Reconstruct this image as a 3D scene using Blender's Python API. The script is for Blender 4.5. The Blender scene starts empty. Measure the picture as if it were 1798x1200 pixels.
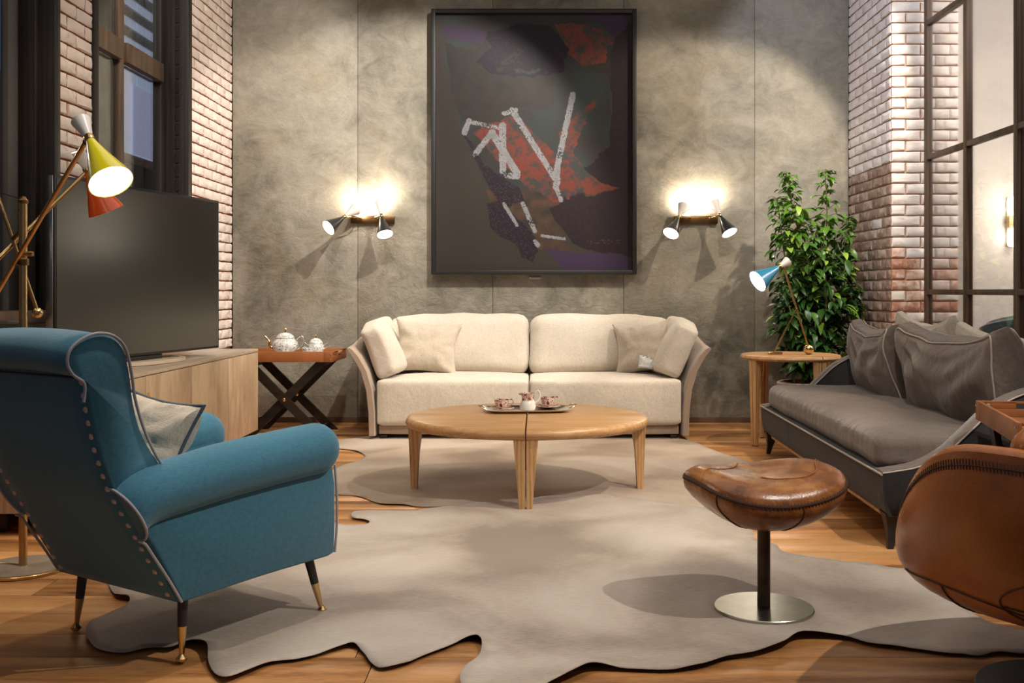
import bpy, bmesh, math, random
from mathutils import Vector, Matrix, Euler, noise
random.seed(7)
PI = math.pi
SC = bpy.context.scene
COL = SC.collection

# ------------------------------------------------------------------ camera, world, lights, exposure
F, CX, CY, ZC = 1800.0, 945.0, 512.0, 1.08
cam_d = bpy.data.cameras.new('camera'); cam = bpy.data.objects.new('camera', cam_d); COL.objects.link(cam)
cam.location = (0, 0, ZC); cam.rotation_euler = (PI/2, 0, 0)
cam_d.sensor_width = 36; cam_d.lens = 36*F/1798.0
cam_d.shift_x = -(CX-899)/1798.0; cam_d.shift_y = -(600-CY)/1798.0
cam_d.clip_start = 0.05
SC.camera = cam
SC.view_settings.view_transform = 'Standard'; SC.view_settings.look = 'None'
SC.view_settings.gamma = 1; SC.view_settings.exposure = 0.0
try: SC.view_settings.use_curve_mapping = False
except Exception: pass
SC.cycles.use_denoising = True
SC.cycles.max_bounces = 6
SC.cycles.sample_clamp_indirect = 6

world = bpy.data.worlds.new('world'); SC.world = world; world.use_nodes = True
bg = world.node_tree.nodes['Background']; bg.inputs[0].default_value = (0.80, 0.84, 1.0, 1); bg.inputs[1].default_value = 0.13

WARM = (1.0, 0.86, 0.69); NEUT = (1.0, 0.93, 0.84); COOL = (0.72, 0.82, 1.0)
def spot(loc, target, power, size_deg, color=WARM, radius=0.03, blend=0.35):
    d = bpy.data.lights.new('spot', 'SPOT'); o = bpy.data.objects.new('spot_light', d); COL.objects.link(o)
    d.energy = power; d.color = color; d.spot_size = math.radians(size_deg); d.spot_blend = blend; d.shadow_soft_size = radius
    o.location = loc; o.rotation_euler = (Vector(target)-Vector(loc)).to_track_quat('-Z', 'Y').to_euler()
    return o
def area(loc, target, power, sx, sy, color=NEUT):
    d = bpy.data.lights.new('area', 'AREA'); o = bpy.data.objects.new('fill_area_light', d); COL.objects.link(o)
    d.shape = 'RECTANGLE'; d.size = sx; d.size_y = sy; d.energy = power; d.color = color
    o.location = loc; o.rotation_euler = (Vector(target)-Vector(loc)).to_track_quat('-Z', 'Y').to_euler()
    return o
def point(loc, power, color=WARM, radius=0.02):
    d = bpy.data.lights.new('bulb', 'POINT'); o = bpy.data.objects.new('bulb_light', d); COL.objects.link(o)
    d.energy = power; d.color = color; d.shadow_soft_size = radius; o.location = loc
    return o
#LIGHTS
# a track of spots along the ceiling on the right-hand side
spot((2.55, 4.15, 4.0), (-0.35, 5.9, 0.0), 480, 50, WARM)        # coffee table, centre rug
spot((2.60, 2.00, 4.0), (0.45, 3.65, 0.0), 460, 48, NEUT)       # leather footstool, front rug
spot((2.55, 6.50, 3.7), (0.95, 8.45, 1.2), 260, 70, WARM)      # back wall, right sconce, plant
spot((0.30, 6.10, 4.0), (-1.4, 8.45, 1.2), 520, 66, NEUT)       # back wall, left sconce
spot((-0.1, 6.9, 4.05), (-0.07, 7.9, 0.5), 120, 56, WARM)          # cream sofa
spot((-0.2, 3.3, 4.0), (-1.0, 3.4, 0.5), 190, 50, NEUT)          # blue armchair
spot((-0.9, 5.2, 4.0), (-2.5, 7.9, 2.1), 230, 60, NEUT)         # left brick pillar
spot((0.7, 5.4, 4.0), (2.6, 7.9, 2.7), 200, 50, COOL)
spot((1.2, 5.2, 3.4), (2.2, 7.9, 1.4), 110, 40, NEUT)           # added spot to brighten the plant
spot((2.3, 4.6, 4.0), (2.75, 7.4, 1.9), 40, 45, NEUT)         # front of the right brick pillar           # right brick pillar
spot((0.9, 2.6, 4.0), (1.9, 5.4, 0.4), 215, 50, NEUT)           # grey sofa
spot((-1.0, 4.2, 4.0), (-2.0, 6.2, 0.5), 110, 55, WARM)         # sideboard
area((0, 3.8, 4.05), (0, 3.8, 0), 75, 4.5, 6.0, NEUT)           # added overhead fill, not a fixture
area((5.0, 6.5, 3.9), (4.6, 9.0, 1.2), 260, 2.5, 2.0, (1, .93, .88))     # added fill to brighten the next room

# ------------------------------------------------------------------ helpers
def px(x, y, Y):
    s = F/Y
    return Vector(((x-CX)/s, Y, ZC-(y-CY)/s))
def fl(x, y, z=0.0):
    s = (y-CY)/(ZC-z)
    return Vector(((x-CX)/s, F/s, z))
def rgb(r, g, b, a=1.0):
    f = lambda c: (c/255/12.92) if c/255 <= 0.04045 else ((c/255+0.055)/1.055)**2.4
    return (f(r), f(g), f(b), a)

class MB:
    def __init__(s): s.v = []; s.f = []
    def add(s, vs, fs, M=None):
        n = len(s.v)
        for p in vs: s.v.append(M @ Vector(p) if M else Vector(p))
        for f in fs: s.f.append(tuple(i+n for i in f))
        return s
    def box(s, c, d, b=0.0, M=None):
        x, y, z = c; a, bb, cc = d[0]/2, d[1]/2, d[2]/2
        if b <= 0:
            vs = [(x+i*a, y+j*bb, z+k*cc) for i in (-1, 1) for j in (-1, 1) for k in (-1, 1)]
            fs = [(0,1,3,2),(4,6,7,5),(0,4,5,1),(2,3,7,6),(0,2,6,4),(1,5,7,3)]
            return s.add(vs, fs, M)
        bm = bmesh.new(); bmesh.ops.create_cube(bm, size=1)
        for v in bm.verts: v.co = Vector((x+v.co.x*d[0], y+v.co.y*d[1], z+v.co.z*d[2]))
        bmesh.ops.bevel(bm, geom=bm.edges[:], offset=min(b, min(d)*0.45), segments=2, profile=0.5, affect='EDGES')
        return s.bm(bm, M)
    def bm(s, bm, M=None):
        bm.verts.index_update()
        s.add([v.co.copy() for v in bm.verts], [[v.index for v in f.verts] for f in bm.faces], M); bm.free(); return s
    def tube(s, pts, r, n=10, cap=True, closed=False, M=None):
        pts = [Vector(p) for p in pts]; N = len(pts)
        rs = r if isinstance(r, (list, tuple)) else [r]*N
        vs = []; fs = []; prev = None
        for i, p in enumerate(pts):
            if closed: t = pts[(i+1) % N]-pts[i-1]
            else: t = pts[min(i+1, N-1)]-pts[max(i-1, 0)]
            if t.length < 1e-9: t = Vector((0, 0, 1))
            t.normalize()
            if prev is None:
                a = Vector((0, 0, 1)) if abs(t.z) < 0.9 else Vector((1, 0, 0))
                u = t.cross(a).normalized()
            else:
                u = prev - t*prev.dot(t)
                if u.length < 1e-6: u = t.cross(Vector((0, 0, 1)))
                u.normalize()
            prev = u; w = t.cross(u)
            for k in range(n):
                an = 2*PI*k/n; vs.append(p+(u*math.cos(an)+w*math.sin(an))*rs[i])
        segs = N if closed else N-1
        for i in range(segs):
            j = (i+1) % N
            for k in range(n):
                k2 = (k+1) % n; fs.append((i*n+k, i*n+k2, j*n+k2, j*n+k))
        if cap and not closed:
            fs.append(tuple(range(n))[::-1]); fs.append(tuple((N-1)*n+k for k in range(n)))
        return s.add(vs, fs, M)
    def lathe(s, prof, n=32, M=None, a0=0, a1=2*PI):
        full = abs(a1-a0-2*PI) < 1e-6; cols = n if full else n+1
        vs = []; fs = []; m = len(prof)
        for k in range(cols):
            an = a0+(a1-a0)*k/n
            for r, z in prof: vs.append((r*math.cos(an), r*math.sin(an), z))
        for k in range(n):
            k2 = (k+1) % cols
            for i in range(m-1): fs.append((k*m+i, k2*m+i, k2*m+i+1, k*m+i+1))
        if not full:
            fs.append(tuple(range(m))); fs.append(tuple((cols-1)*m+i for i in range(m))[::-1])
        return s.add(vs, fs, M)
    def loft(s, rings, cap=True, closed_u=True, M=None):
        n = len(rings[0]); vs = [p for r in rings for p in r]; fs = []
        for i in range(len(rings)-1):
            for k in range(n if closed_u else n-1):
                k2 = (k+1) % n; fs.append((i*n+k, i*n+k2, (i+1)*n+k2, (i+1)*n+k))
        if cap:
            fs.append(tuple(range(n))[::-1]); fs.append(tuple((len(rings)-1)*n+k for k in range(n)))
        return s.add(vs, fs, M)
    def sphere(s, c, r, n=16, sc=(1, 1, 1), M=None):
        m = n//2; prof = [(max(1e-5, math.sin(PI*i/m)), -math.cos(PI*i/m)) for i in range(m+1)]
        T = Matrix.Translation(c) @ Matrix.Diagonal((r*sc[0], r*sc[1], r*sc[2], 1))
        return s.lathe(prof, n, (M @ T) if M else T)
    def build(s, name, mat, parent=None, smooth=True, angle=40, noshare=False):
        me = bpy.data.meshes.new(name); me.from_pydata([tuple(v) for v in s.v], [], s.f)
        bm = bmesh.new(); bm.from_mesh(me)
        bmesh.ops.remove_doubles(bm, verts=bm.verts[:], dist=1e-5)
        bmesh.ops.recalc_face_normals(bm, faces=bm.faces[:])
        if smooth:
            for f in bm.faces: f.smooth = True
            ca = math.radians(angle)
            for e in bm.edges:
                if len(e.link_faces) == 2 and e.calc_face_angle(0) > ca: e.smooth = False
        bm.to_mesh(me); bm.free()
        if mat: me.materials.append(mat)
        o = bpy.data.objects.new(name, me); COL.objects.link(o)
        if parent: o.parent = parent
        return o
def tag(o, label=None, cat=None, group=None, kind=None):
    if label: o['label'] = label
    if cat: o['category'] = cat
    if group: o['group'] = group
    if kind: o['kind'] = kind
    return o
def empty(name, loc=(0, 0, 0), rz=0.0, label=None, cat=None, group=None, kind=None):
    o = bpy.data.objects.new(name, None); COL.objects.link(o); o.empty_display_size = 0.1
    o.location = loc; o.rotation_euler = (0, 0, rz)
    return tag(o, label, cat, group, kind)
def copy_tree(o, parent=None):
    c = o.copy(); COL.objects.link(c)
    if parent: c.parent = parent
    for ch in [x for x in list(bpy.data.objects) if x.parent == o and x != c]: copy_tree(ch, c)
    return c
def smoothpath(pts, n=6, closed=False):
    P = [Vector(p) for p in pts]; N = len(P); out = []
    rng = N if closed else N-1
    for i in range(rng):
        if closed: a, b, c, d = P[i-1], P[i], P[(i+1) % N], P[(i+2) % N]
        else: a, b, c, d = P[max(i-1, 0)], P[i], P[i+1], P[min(i+2, N-1)]
        for k in range(n):
            t = k/n
            out.append(0.5*((2*b)+(c-a)*t+(2*a-5*b+4*c-d)*t*t+(3*b-a-3*c+d)*t**3))
    if not closed: out.append(P[-1])
    return out
def rbox(sx, sy, sz, r=0.05, n=10, bulge=(0, 0, 0), wob=0.0, seed=0, fn=None):
    """rounded subdivided box centred on the origin: soft cushion blocks"""
    bm = bmesh.new(); bmesh.ops.create_cube(bm, size=2)
    bmesh.ops.subdivide_edges(bm, edges=bm.edges[:], cuts=n, use_grid_fill=True)
    hx, hy, hz = sx/2, sy/2, sz/2; r = min(r, hx*0.98, hy*0.98, hz*0.98)
    sd = Vector((seed*3.1, seed*1.7, seed*5.3))
    for v in bm.verts:
        q = v.co.copy()
        e = lambda t: math.sin(t*PI/2)*0.45+t*0.55
        q = Vector((e(q.x), e(q.y), e(q.z)))
        p = Vector((q.x*hx, q.y*hy, q.z*hz))
        inner = Vector((max(-hx+r, min(hx-r, p.x)), max(-hy+r, min(hy-r, p.y)), max(-hz+r, min(hz-r, p.z))))
        d = p-inner
        if d.length > 1e-9: p = inner+d.normalized()*r
        p.x += bulge[0]*q.x*(1-q.y**2)*(1-q.z**2)
        p.y += bulge[1]*q.y*(1-q.x**2)*(1-q.z**2)
        p.z += bulge[2]*q.z*(1-q.x**2)*(1-q.y**2)
        if wob:
            w = noise.noise_vector(p*3.5+sd)*wob + noise.noise_vector(Vector((p.x*9, p.y*9, p.z*9))+sd)*wob*0.35
            p += w
        if fn: p = fn(p, q)
        v.co = p
    m = MB(); m.bm(bm); return m
def pillow(w, h, t, n=22, pinch=0.06, wob=0.006, seed=0, wr=0.010, fold=None):
    """square throw pillow lying in XZ, thickness along Y, centred on the origin"""
    m = MB(); vs = []; fs = []; sd = Vector((seed*7.3, seed*2.9, seed*4.1))
    N = n+1
    def pt(i, j, side):
        u = -1+2*i/n; v = -1+2*j/n
        u = math.sin(u*PI/2)*0.35+u*0.65; v = math.sin(v*PI/2)*0.35+v*0.65
        x = u*w/2*(1-pinch*(1-v*v)*0.9); z = v*h/2*(1-pinch*(1-u*u)*0.9)
        th = t/2*((1-abs(u)**3.2)*(1-abs(v)**3.2))**0.55
        y = side*th
        fall = min(1.0, th/(t*0.2+1e-6))
        ang = math.atan2(v, u); rad = math.hypot(u, v)
        crease = math.sin(ang*9+seed*2+2*noise.noise(Vector((u*2, v*2, seed))))*wr*rad**2*fall
        k = noise.noise(Vector((u*3, v*3, side*2))+sd)*wob*1.6 + noise.noise(Vector((u*7+v*3, v*6-u*3, side*2))+sd)*wob*0.7
        y += side*(crease+k*fall)
        if fold: y += fold(u, v)
        return Vector((x, y, z))
    for side in (-1, 1):
        for i in range(N):
            for j in range(N): vs.append(pt(i, j, side))
    o = N*N
    for i in range(n):
        for j in range(n):
            a = i*N+j; fs.append((a, a+N, a+N+1, a+1)); fs.append((o+a, o+a+1, o+a+N+1, o+a+N))
    m.add(vs, fs)
    edge = [pt(i, 0, 1) for i in range(n)]+[pt(n, j, 1) for j in range(n)]+[pt(n-i, n, 1) for i in range(n)]+[pt(0, n-j, 1) for j in range(n)]
    for p in edge: p.y = 0
    return m, edge

# ------------------------------------------------------------------ materials
def mat_new(name):
    m = bpy.data.materials.new(name); m.use_nodes = True
    nt = m.node_tree; b = nt.nodes['Principled BSDF']
    return m, nt, b
def N(nt, typ, **kw):
    n = nt.nodes.new(typ)
    for k, v in kw.items():
        if hasattr(n, k) and not isinstance(v, tuple): setattr(n, k, v)
        else: n.inputs[k].default_value = v
    return n
def coords(nt, scale=(1, 1, 1), rnd=False, kind='Object', rot=(0, 0, 0)):
    if kind == 'World':
        g = nt.nodes.new('ShaderNodeNewGeometry'); out = g.outputs['Position']
    else:
        g = nt.nodes.new('ShaderNodeTexCoord'); out = g.outputs[kind]
    if rnd:
        oi = nt.nodes.new('ShaderNodeObjectInfo'); mu = nt.nodes.new('ShaderNodeVectorMath'); mu.operation = 'SCALE'
        cb = nt.nodes.new('ShaderNodeCombineXYZ')
        for i in range(3): nt.links.new(oi.outputs['Random'], cb.inputs[i])
        nt.links.new(cb.outputs[0], mu.inputs[0]); mu.inputs['Scale'].default_value = 37.0
        ad = nt.nodes.new('ShaderNodeVectorMath'); ad.operation = 'ADD'
        nt.links.new(out, ad.inputs[0]); nt.links.new(mu.outputs[0], ad.inputs[1]); out = ad.outputs[0]
    mp = nt.nodes.new('ShaderNodeMapping'); mp.inputs['Scale'].default_value = scale; mp.inputs['Rotation'].default_value = rot
    nt.links.new(out, mp.inputs[0]); return mp.outputs[0]
def noise_tex(nt, vec, scale, detail=4, rough=0.55, dist=0.0):
    n = nt.nodes.new('ShaderNodeTexNoise'); n.inputs['Scale'].default_value = scale; n.inputs['Detail'].default_value = detail
    n.inputs['Roughness'].default_value = rough; n.inputs['Distortion'].default_value = dist
    nt.links.new(vec, n.inputs['Vector']); return n.outputs['Fac']
def ramp(nt, fac, stops):
    r = nt.nodes.new('ShaderNodeValToRGB'); e = r.color_ramp.elements
    while len(e) < len(stops): e.new(0.5)
    for k, (p, c) in enumerate(stops): e[k].position = p; e[k].color = c if len(c) == 4 else (*c, 1)
    nt.links.new(fac, r.inputs[0]); return r.outputs[0]
def mix(nt, a, b, fac, mode='MIX'):
    m = nt.nodes.new('ShaderNodeMix'); m.data_type = 'RGBA'; m.blend_type = mode
    if isinstance(fac, float): m.inputs[0].default_value = fac
    else: nt.links.new(fac, m.inputs[0])
    for k, x in ((6, a), (7, b)):
        if isinstance(x, tuple): m.inputs[k].default_value = x
        else: nt.links.new(x, m.inputs[k])
    return m.outputs[2]
def math_n(nt, op, a, b=0.5):
    m = nt.nodes.new('ShaderNodeMath'); m.operation = op
    for k, x in ((0, a), (1, b)):
        if isinstance(x, (int, float)): m.inputs[k].default_value = x
        else: nt.links.new(x, m.inputs[k])
    return m.outputs[0]
def bump(nt, b, h, strength=0.3, dist=0.01):
    n = nt.nodes.new('ShaderNodeBump'); n.inputs['Strength'].default_value = strength; n.inputs['Distance'].default_value = dist
    nt.links.new(h, n.inputs['Height']); nt.links.new(n.outputs[0], b.inputs['Normal'])
def simple(name, c, rough=0.5, metal=0.0, var=0.0, vs=8.0, bmp=0.0, spec=None, coat=0.0, emit=None, es=0.0):
    m, nt, b = mat_new(name)
    b.inputs['Base Color'].default_value = c; b.inputs['Roughness'].default_value = rough; b.inputs['Metallic'].default_value = metal
    if spec is not None: b.inputs['Specular IOR Level'].default_value = spec
    b.inputs['Coat Weight'].default_value = coat
    v = coords(nt)
    nz = noise_tex(nt, v, vs, 5)
    if var:
        lo = tuple(x*(1-var) for x in c[:3])+(1,); hi = tuple(min(1, x*(1+var)) for x in c[:3])+(1,)
        nt.links.new(ramp(nt, nz, [(0.3, lo), (0.7, hi)]), b.inputs['Base Color'])
    if bmp: bump(nt, b, noise_tex(nt, v, vs*6, 4), bmp, 0.004)
    if emit: b.inputs['Emission Color'].default_value = emit; b.inputs['Emission Strength'].default_value = es
    return m
def fabric(name, c, var=0.12, weave=420.0, bmp=0.35, sheen=0.3, big=4.0, rough=0.85, crease=0.0):
    m, nt, b = mat_new(name)
    v = coords(nt)
    w1 = nt.nodes.new('ShaderNodeTexNoise'); mp = coords(nt, (weave, weave*0.12, weave*0.12)); nt.links.new(mp, w1.inputs[0]); w1.inputs['Scale'].default_value = 1
    w2 = nt.nodes.new('ShaderNodeTexNoise'); mp2 = coords(nt, (weave*0.12, weave*0.12, weave)); nt.links.new(mp2, w2.inputs[0]); w2.inputs['Scale'].default_value = 1
    wv = math_n(nt, 'ADD', w1.outputs[0], w2.outputs[0])
    nz = noise_tex(nt, v, big, 5, 0.6)
    lo = tuple(x*(1-var) for x in c[:3])+(1,); hi = tuple(min(1, x*(1+var)) for x in c[:3])+(1,)
    c1 = ramp(nt, nz, [(0.3, lo), (0.7, hi)])
    wr = ramp(nt, math_n(nt, 'MULTIPLY', wv, 0.5), [(0.35, (0.78, 0.78, 0.78, 1)), (0.65, (1.12, 1.12, 1.12, 1))])
    nt.links.new(mix(nt, c1, wr, 0.8, 'MULTIPLY'), b.inputs['Base Color'])
    b.inputs['Roughness'].default_value = rough; b.inputs['Sheen Weight'].default_value = sheen; b.inputs['Sheen Roughness'].default_value = 0.5
    b.inputs['Specular IOR Level'].default_value = 0.2
    bump(nt, b, wv, bmp, 0.0015)
    if crease:
        cr = noise_tex(nt, coords(nt, (1.0, 1.0, 0.55), False, 'Object', (0.3, 0.2, 0.5)), 5.5, 3, 0.5, 2.2)
        n2 = nt.nodes.new('ShaderNodeBump'); n2.inputs['Strength'].default_value = crease; n2.inputs['Distance'].default_value = 0.03
        nt.links.new(cr, n2.inputs['Height']); n1 = b.inputs['Normal'].links[0].from_node
        nt.links.new(n2.outputs[0], n1.inputs['Normal'])
    return m
def wood(name, dark, mid, light, scale=(1, 9, 9), rough=0.45, rnd=False, kind='Object', bmp=0.15, rings=3.0, knots=False, tint=0.0):
    m, nt, b = mat_new(name)
    v = coords(nt, scale, rnd, kind)
    a = noise_tex(nt, v, 1.3, 6, 0.6, 0.8)
    w = nt.nodes.new('ShaderNodeTexWave'); w.wave_type = 'BANDS'; w.bands_direction = 'Z' if scale[2] >= scale[0] else 'X'
    w.inputs['Scale'].default_value = 0.35*rings; w.inputs['Distortion'].default_value = 7; w.inputs['Detail'].default_value = 3; w.inputs['Detail Scale'].default_value = 0.9
    nt.links.new(v, w.inputs[0])
    fine = noise_tex(nt, coords(nt, tuple(x*7 for x in scale), rnd, kind), 3.0, 3)
    f = math_n(nt, 'ADD', math_n(nt, 'MULTIPLY', a, 0.55), math_n(nt, 'ADD', math_n(nt, 'MULTIPLY', w.outputs['Fac'], 0.22), math_n(nt, 'MULTIPLY', fine, 0.3)))
    c = ramp(nt, f, [(0.33, dark), (0.53, mid), (0.75, light)])
    if knots:
        kv = coords(nt, (1.1, 3.2, 1.0), rnd, kind)
        vo = nt.nodes.new('ShaderNodeTexVoronoi'); vo.inputs['Scale'].default_value = 1.6; nt.links.new(kv, vo.inputs[0])
        nd = math_n(nt, 'ADD', vo.outputs['Distance'], math_n(nt, 'MULTIPLY', a, 0.16))
        kc = ramp(nt, nd, [(0.10, (0.30, 0.22, 0.15, 1)), (0.17, (0.8, 0.75, 0.7, 1)), (0.22, (1, 1, 1, 1))])
        c = mix(nt, c, kc, 1.0, 'MULTIPLY')
    if tint:
        oi = nt.nodes.new('ShaderNodeObjectInfo')
        tr = ramp(nt, oi.outputs['Random'], [(0.0, (1-tint, 1-tint*1.1, 1-tint*1.2, 1)), (0.5, (1, 1, 1, 1)), (1.0, (1+tint*0.5, 1+tint*0.45, 1+tint*0.4, 1))])
        c = mix(nt, c, tr, 1.0, 'MULTIPLY')
    nt.links.new(c, b.inputs['Base Color'])
    b.inputs['Roughness'].default_value = rough
    bump(nt, b, f, bmp, 0.003)
    return m
def leather(name, dark, mid, light, rough=0.32, big=3.0):
    m, nt, b = mat_new(name)
    v = coords(nt)
    a = noise_tex(nt, v, big, 6, 0.62, 0.4); g = noise_tex(nt, v, 160, 3)
    f = math_n(nt, 'ADD', math_n(nt, 'MULTIPLY', a, 0.85), math_n(nt, 'MULTIPLY', g, 0.15))
    nt.links.new(ramp(nt, f, [(0.33, dark), (0.5, mid), (0.68, light)]), b.inputs['Base Color'])
    nt.links.new(ramp(nt, a, [(0.3, (rough+.12,)*3), (0.7, (rough-.06,)*3)]), b.inputs['Roughness'])
    bump(nt, b, math_n(nt, 'ADD', g, math_n(nt, 'MULTIPLY', a, 2.0)), 0.22, 0.003)
    return m
def glass_mat(name, tint=(1, 1, 1, 1), gl=1.0):
    m, nt, b = mat_new(name); nt.nodes.remove(b)
    out = nt.nodes['Material Output']; t = nt.nodes.new('ShaderNodeBsdfTransparent'); t.inputs[0].default_value = tint
    g = nt.nodes.new('ShaderNodeBsdfGlossy'); g.inputs['Roughness'].default_value = 0.02
    fr = nt.nodes.new('ShaderNodeFresnel'); fr.inputs[0].default_value = 1.45
    mx = nt.nodes.new('ShaderNodeMixShader'); nt.links.new(math_n(nt, 'MULTIPLY', fr.outputs[0], gl), mx.inputs[0])
    nt.links.new(t.outputs[0], mx.inputs[1]); nt.links.new(g.outputs[0], mx.inputs[2]); nt.links.new(mx.outputs[0], out.inputs[0])
    return m

def plaster():
    m, nt, b = mat_new('polished_concrete')
    v = coords(nt, (1, 1, 1), False, 'World')
    a = noise_tex(nt, v, 0.9, 5, 0.6, 1.0)
    b1 = noise_tex(nt, coords(nt, (1, 1, 1.25), False, 'World'), 4.2, 8, 0.75, 1.0)
    sw = noise_tex(nt, coords(nt, (1, 1, 2.2), False, 'World', (0, 0.6, 0)), 8.0, 7, 0.82, 1.6)
    f = math_n(nt, 'ADD', math_n(nt, 'MULTIPLY', a, 0.55), math_n(nt, 'ADD', math_n(nt, 'MULTIPLY', b1, 0.42), math_n(nt, 'MULTIPLY', sw, 0.13)))
    c = ramp(nt, f, [(0.40, rgb(104, 101, 92)), (0.49, rgb(136, 131, 118)), (0.57, rgb(156, 150, 136)), (0.70, rgb(178, 171, 156))])
    ochre = noise_tex(nt, v, 1.6, 4, 0.6, 0.8)
    c = mix(nt, c, (0.86, 0.76, 0.55, 1), math_n(nt, 'MULTIPLY', ramp(nt, ochre, [(0.5, (0, 0, 0, 1)), (0.72, (1, 1, 1, 1))]), 0.45), 'MULTIPLY')
    cr = noise_tex(nt, coords(nt, (1.3, 1, 1.6), False, 'World'), 5.0, 5, 0.62, 2.6)
    line = ramp(nt, cr, [(0.485, (1, 1, 1, 1)), (0.5, (0.74, 0.72, 0.70, 1)), (0.515, (1, 1, 1, 1))])
    c = mix(nt, c, line, 0.55, 'MULTIPLY')
    nt.links.new(c, b.inputs['Base Color']); b.inputs['Roughness'].default_value = 0.55; b.inputs['Specular IOR Level'].default_value = 0.3
    bump(nt, b, math_n(nt, 'ADD', math_n(nt, 'ADD', sw, b1), math_n(nt, 'MULTIPLY', cr, 1.0)), 0.42, 0.02)
    return m
def brick_mat(name, base_lo, base_hi, wash, amt):
    m, nt, b = mat_new(name)
    v = coords(nt, (1, 1, 1), True)
    a = noise_tex(nt, v, 22, 6, 0.65); g = noise_tex(nt, v, 9, 4, 0.6)
    oi = nt.nodes.new('ShaderNodeObjectInfo')
    base = mix(nt, base_lo, base_hi, oi.outputs['Random'])
    f = math_n(nt, 'ADD', math_n(nt, 'MULTIPLY', a, 0.6), math_n(nt, 'ADD', math_n(nt, 'MULTIPLY', g, 0.4), math_n(nt, 'MULTIPLY', oi.outputs['Random'], 0.12)))
    wf = ramp(nt, f, [(0.62-amt*0.45, (0, 0, 0, 1)), (0.72-amt*0.30, (1, 1, 1, 1))])
    tc = nt.nodes.new('ShaderNodeTexCoord'); sp = nt.nodes.new('ShaderNodeSeparateXYZ'); nt.links.new(tc.outputs['Normal'], sp.inputs[0])
    ny = ramp(nt, math_n(nt, 'ABSOLUTE', sp.outputs['Y'], 0), [(0.50, (0.12, 0.12, 0.12, 1)), (0.93, (1, 1, 1, 1))])
    wf = math_n(nt, 'MULTIPLY', wf, ny)
    nt.links.new(mix(nt, base, wash, math_n(nt, 'MULTIPLY', wf, 0.93)), b.inputs['Base Color'])
    b.inputs['Roughness'].default_value = 0.9; b.inputs['Specular IOR Level'].default_value = 0.15
    bump(nt, b, math_n(nt, 'ADD', a, g), 0.6, 0.008)
    return m
def hide_mat(name, c1, c2, c3):
    m, nt, b = mat_new(name)
    v = coords(nt)
    a = noise_tex(nt, v, 1.3, 4, 0.5, 0.6)
    hair = noise_tex(nt, coords(nt, (14, 90, 1), False, 'Object', (0, 0, 0.35)), 2.2, 5, 0.7, 0.6)
    f = math_n(nt, 'ADD', math_n(nt, 'MULTIPLY', a, 0.7), math_n(nt, 'MULTIPLY', hair, 0.3))
    nt.links.new(ramp(nt, f, [(0.41, c1), (0.5, c2), (0.59, c3)]), b.inputs['Base Color'])
    b.inputs['Roughness'].default_value = 0.6; b.inputs['Sheen Weight'].default_value = 0.35; b.inputs['Specular IOR Level'].default_value = 0.3
    bump(nt, b, hair, 0.3, 0.004)
    return m

M_plaster = plaster()
M_brick_w = brick_mat('whitewashed_brick', rgb(190, 142, 112), rgb(176, 124, 94), rgb(230, 218, 208), 0.74)
M_brick_r = brick_mat('bare_brick', rgb(140, 116, 104), rgb(164, 138, 124), rgb(196, 175, 162), 0.2)
M_brick_p = brick_mat('pink_brick', rgb(176, 124, 98), rgb(196, 140, 112), rgb(222, 200, 184), 0.34)
M_brick_f = brick_mat('cream_washed_brick', rgb(212, 184, 164), rgb(204, 172, 150), rgb(230, 220, 211), 0.74)
M_brick_s = brick_mat('pale_washed_brick', rgb(186, 160, 148), rgb(176, 148, 136), rgb(222, 216, 216), 0.80)
M_mortar_w = simple('rusty_mortar', rgb(150, 98, 68), 0.95, var=0.2, vs=14, bmp=0.5)
M_mortar_l = simple('pale_mortar', rgb(216, 194, 176), 0.95, var=0.12, vs=14, bmp=0.5)
M_floor = wood('oak_floor_board', rgb(112, 70, 34), rgb(182, 128, 76), rgb(210, 160, 106), (0.9, 9, 9), 0.34, True, 'World', 0.12, 1.2, True, 0.14)
M_gap = simple('dark_gap', rgb(30, 20, 14), 0.9)
M_ceiling = simple('ceiling_paint', rgb(120, 112, 102), 0.9)
M_skirt = simple('dark_skirting', rgb(92, 70, 54), 0.6, var=0.1)
M_darkwood = wood('dark_stained_frame', rgb(22, 17, 14), rgb(34, 27, 22), rgb(48, 38, 31), (9, 9, 1), 0.5)
M_partwood = wood('brown_partition_wood', rgb(58, 44, 33), rgb(84, 65, 49), rgb(104, 81, 61), (12, 12, 1.2), 0.5)
M_oak = wood('natural_oak', rgb(168, 124, 80), rgb(198, 156, 108), rgb(216, 178, 130), (1.5, 14, 14), 0.42, False, 'Object', 0.1, 2.5)
M_oak_leg = wood('natural_oak_upright', rgb(160, 116, 70), rgb(192, 148, 98), rgb(210, 170, 120), (14, 14, 1.5), 0.42)
M_cab = wood('limed_oak_veneer', rgb(152, 126, 98), rgb(174, 148, 118), rgb(188, 164, 134), (3.4, 3.4, 0.9), 0.5, True, 'Object', 0.06, 7.0)
M_cabtop = wood('limed_oak_top', rgb(150, 134, 116), rgb(172, 156, 136), rgb(190, 174, 154), (8, 1.2, 8), 0.4)
M_black = simple('black_stand', rgb(28, 20, 16), 0.45)
M_espresso = wood('espresso_wood', rgb(16, 11, 8), rgb(24, 17, 13), rgb(34, 25, 19), (4, 4, 4), 0.4)
M_brass = simple('aged_brass', rgb(186, 154, 106), 0.26, 1.0, var=0.15, vs=12)
M_brass_d = simple('dark_brass', rgb(120, 90, 58), 0.35, 1.0, var=0.2, vs=12)
M_brass_b = simple('bright_brass', rgb(212, 180, 126), 0.2, 1.0)
M_steel = simple('brushed_steel', rgb(176, 172, 160), 0.28, 1.0, var=0.1, vs=20)
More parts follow.
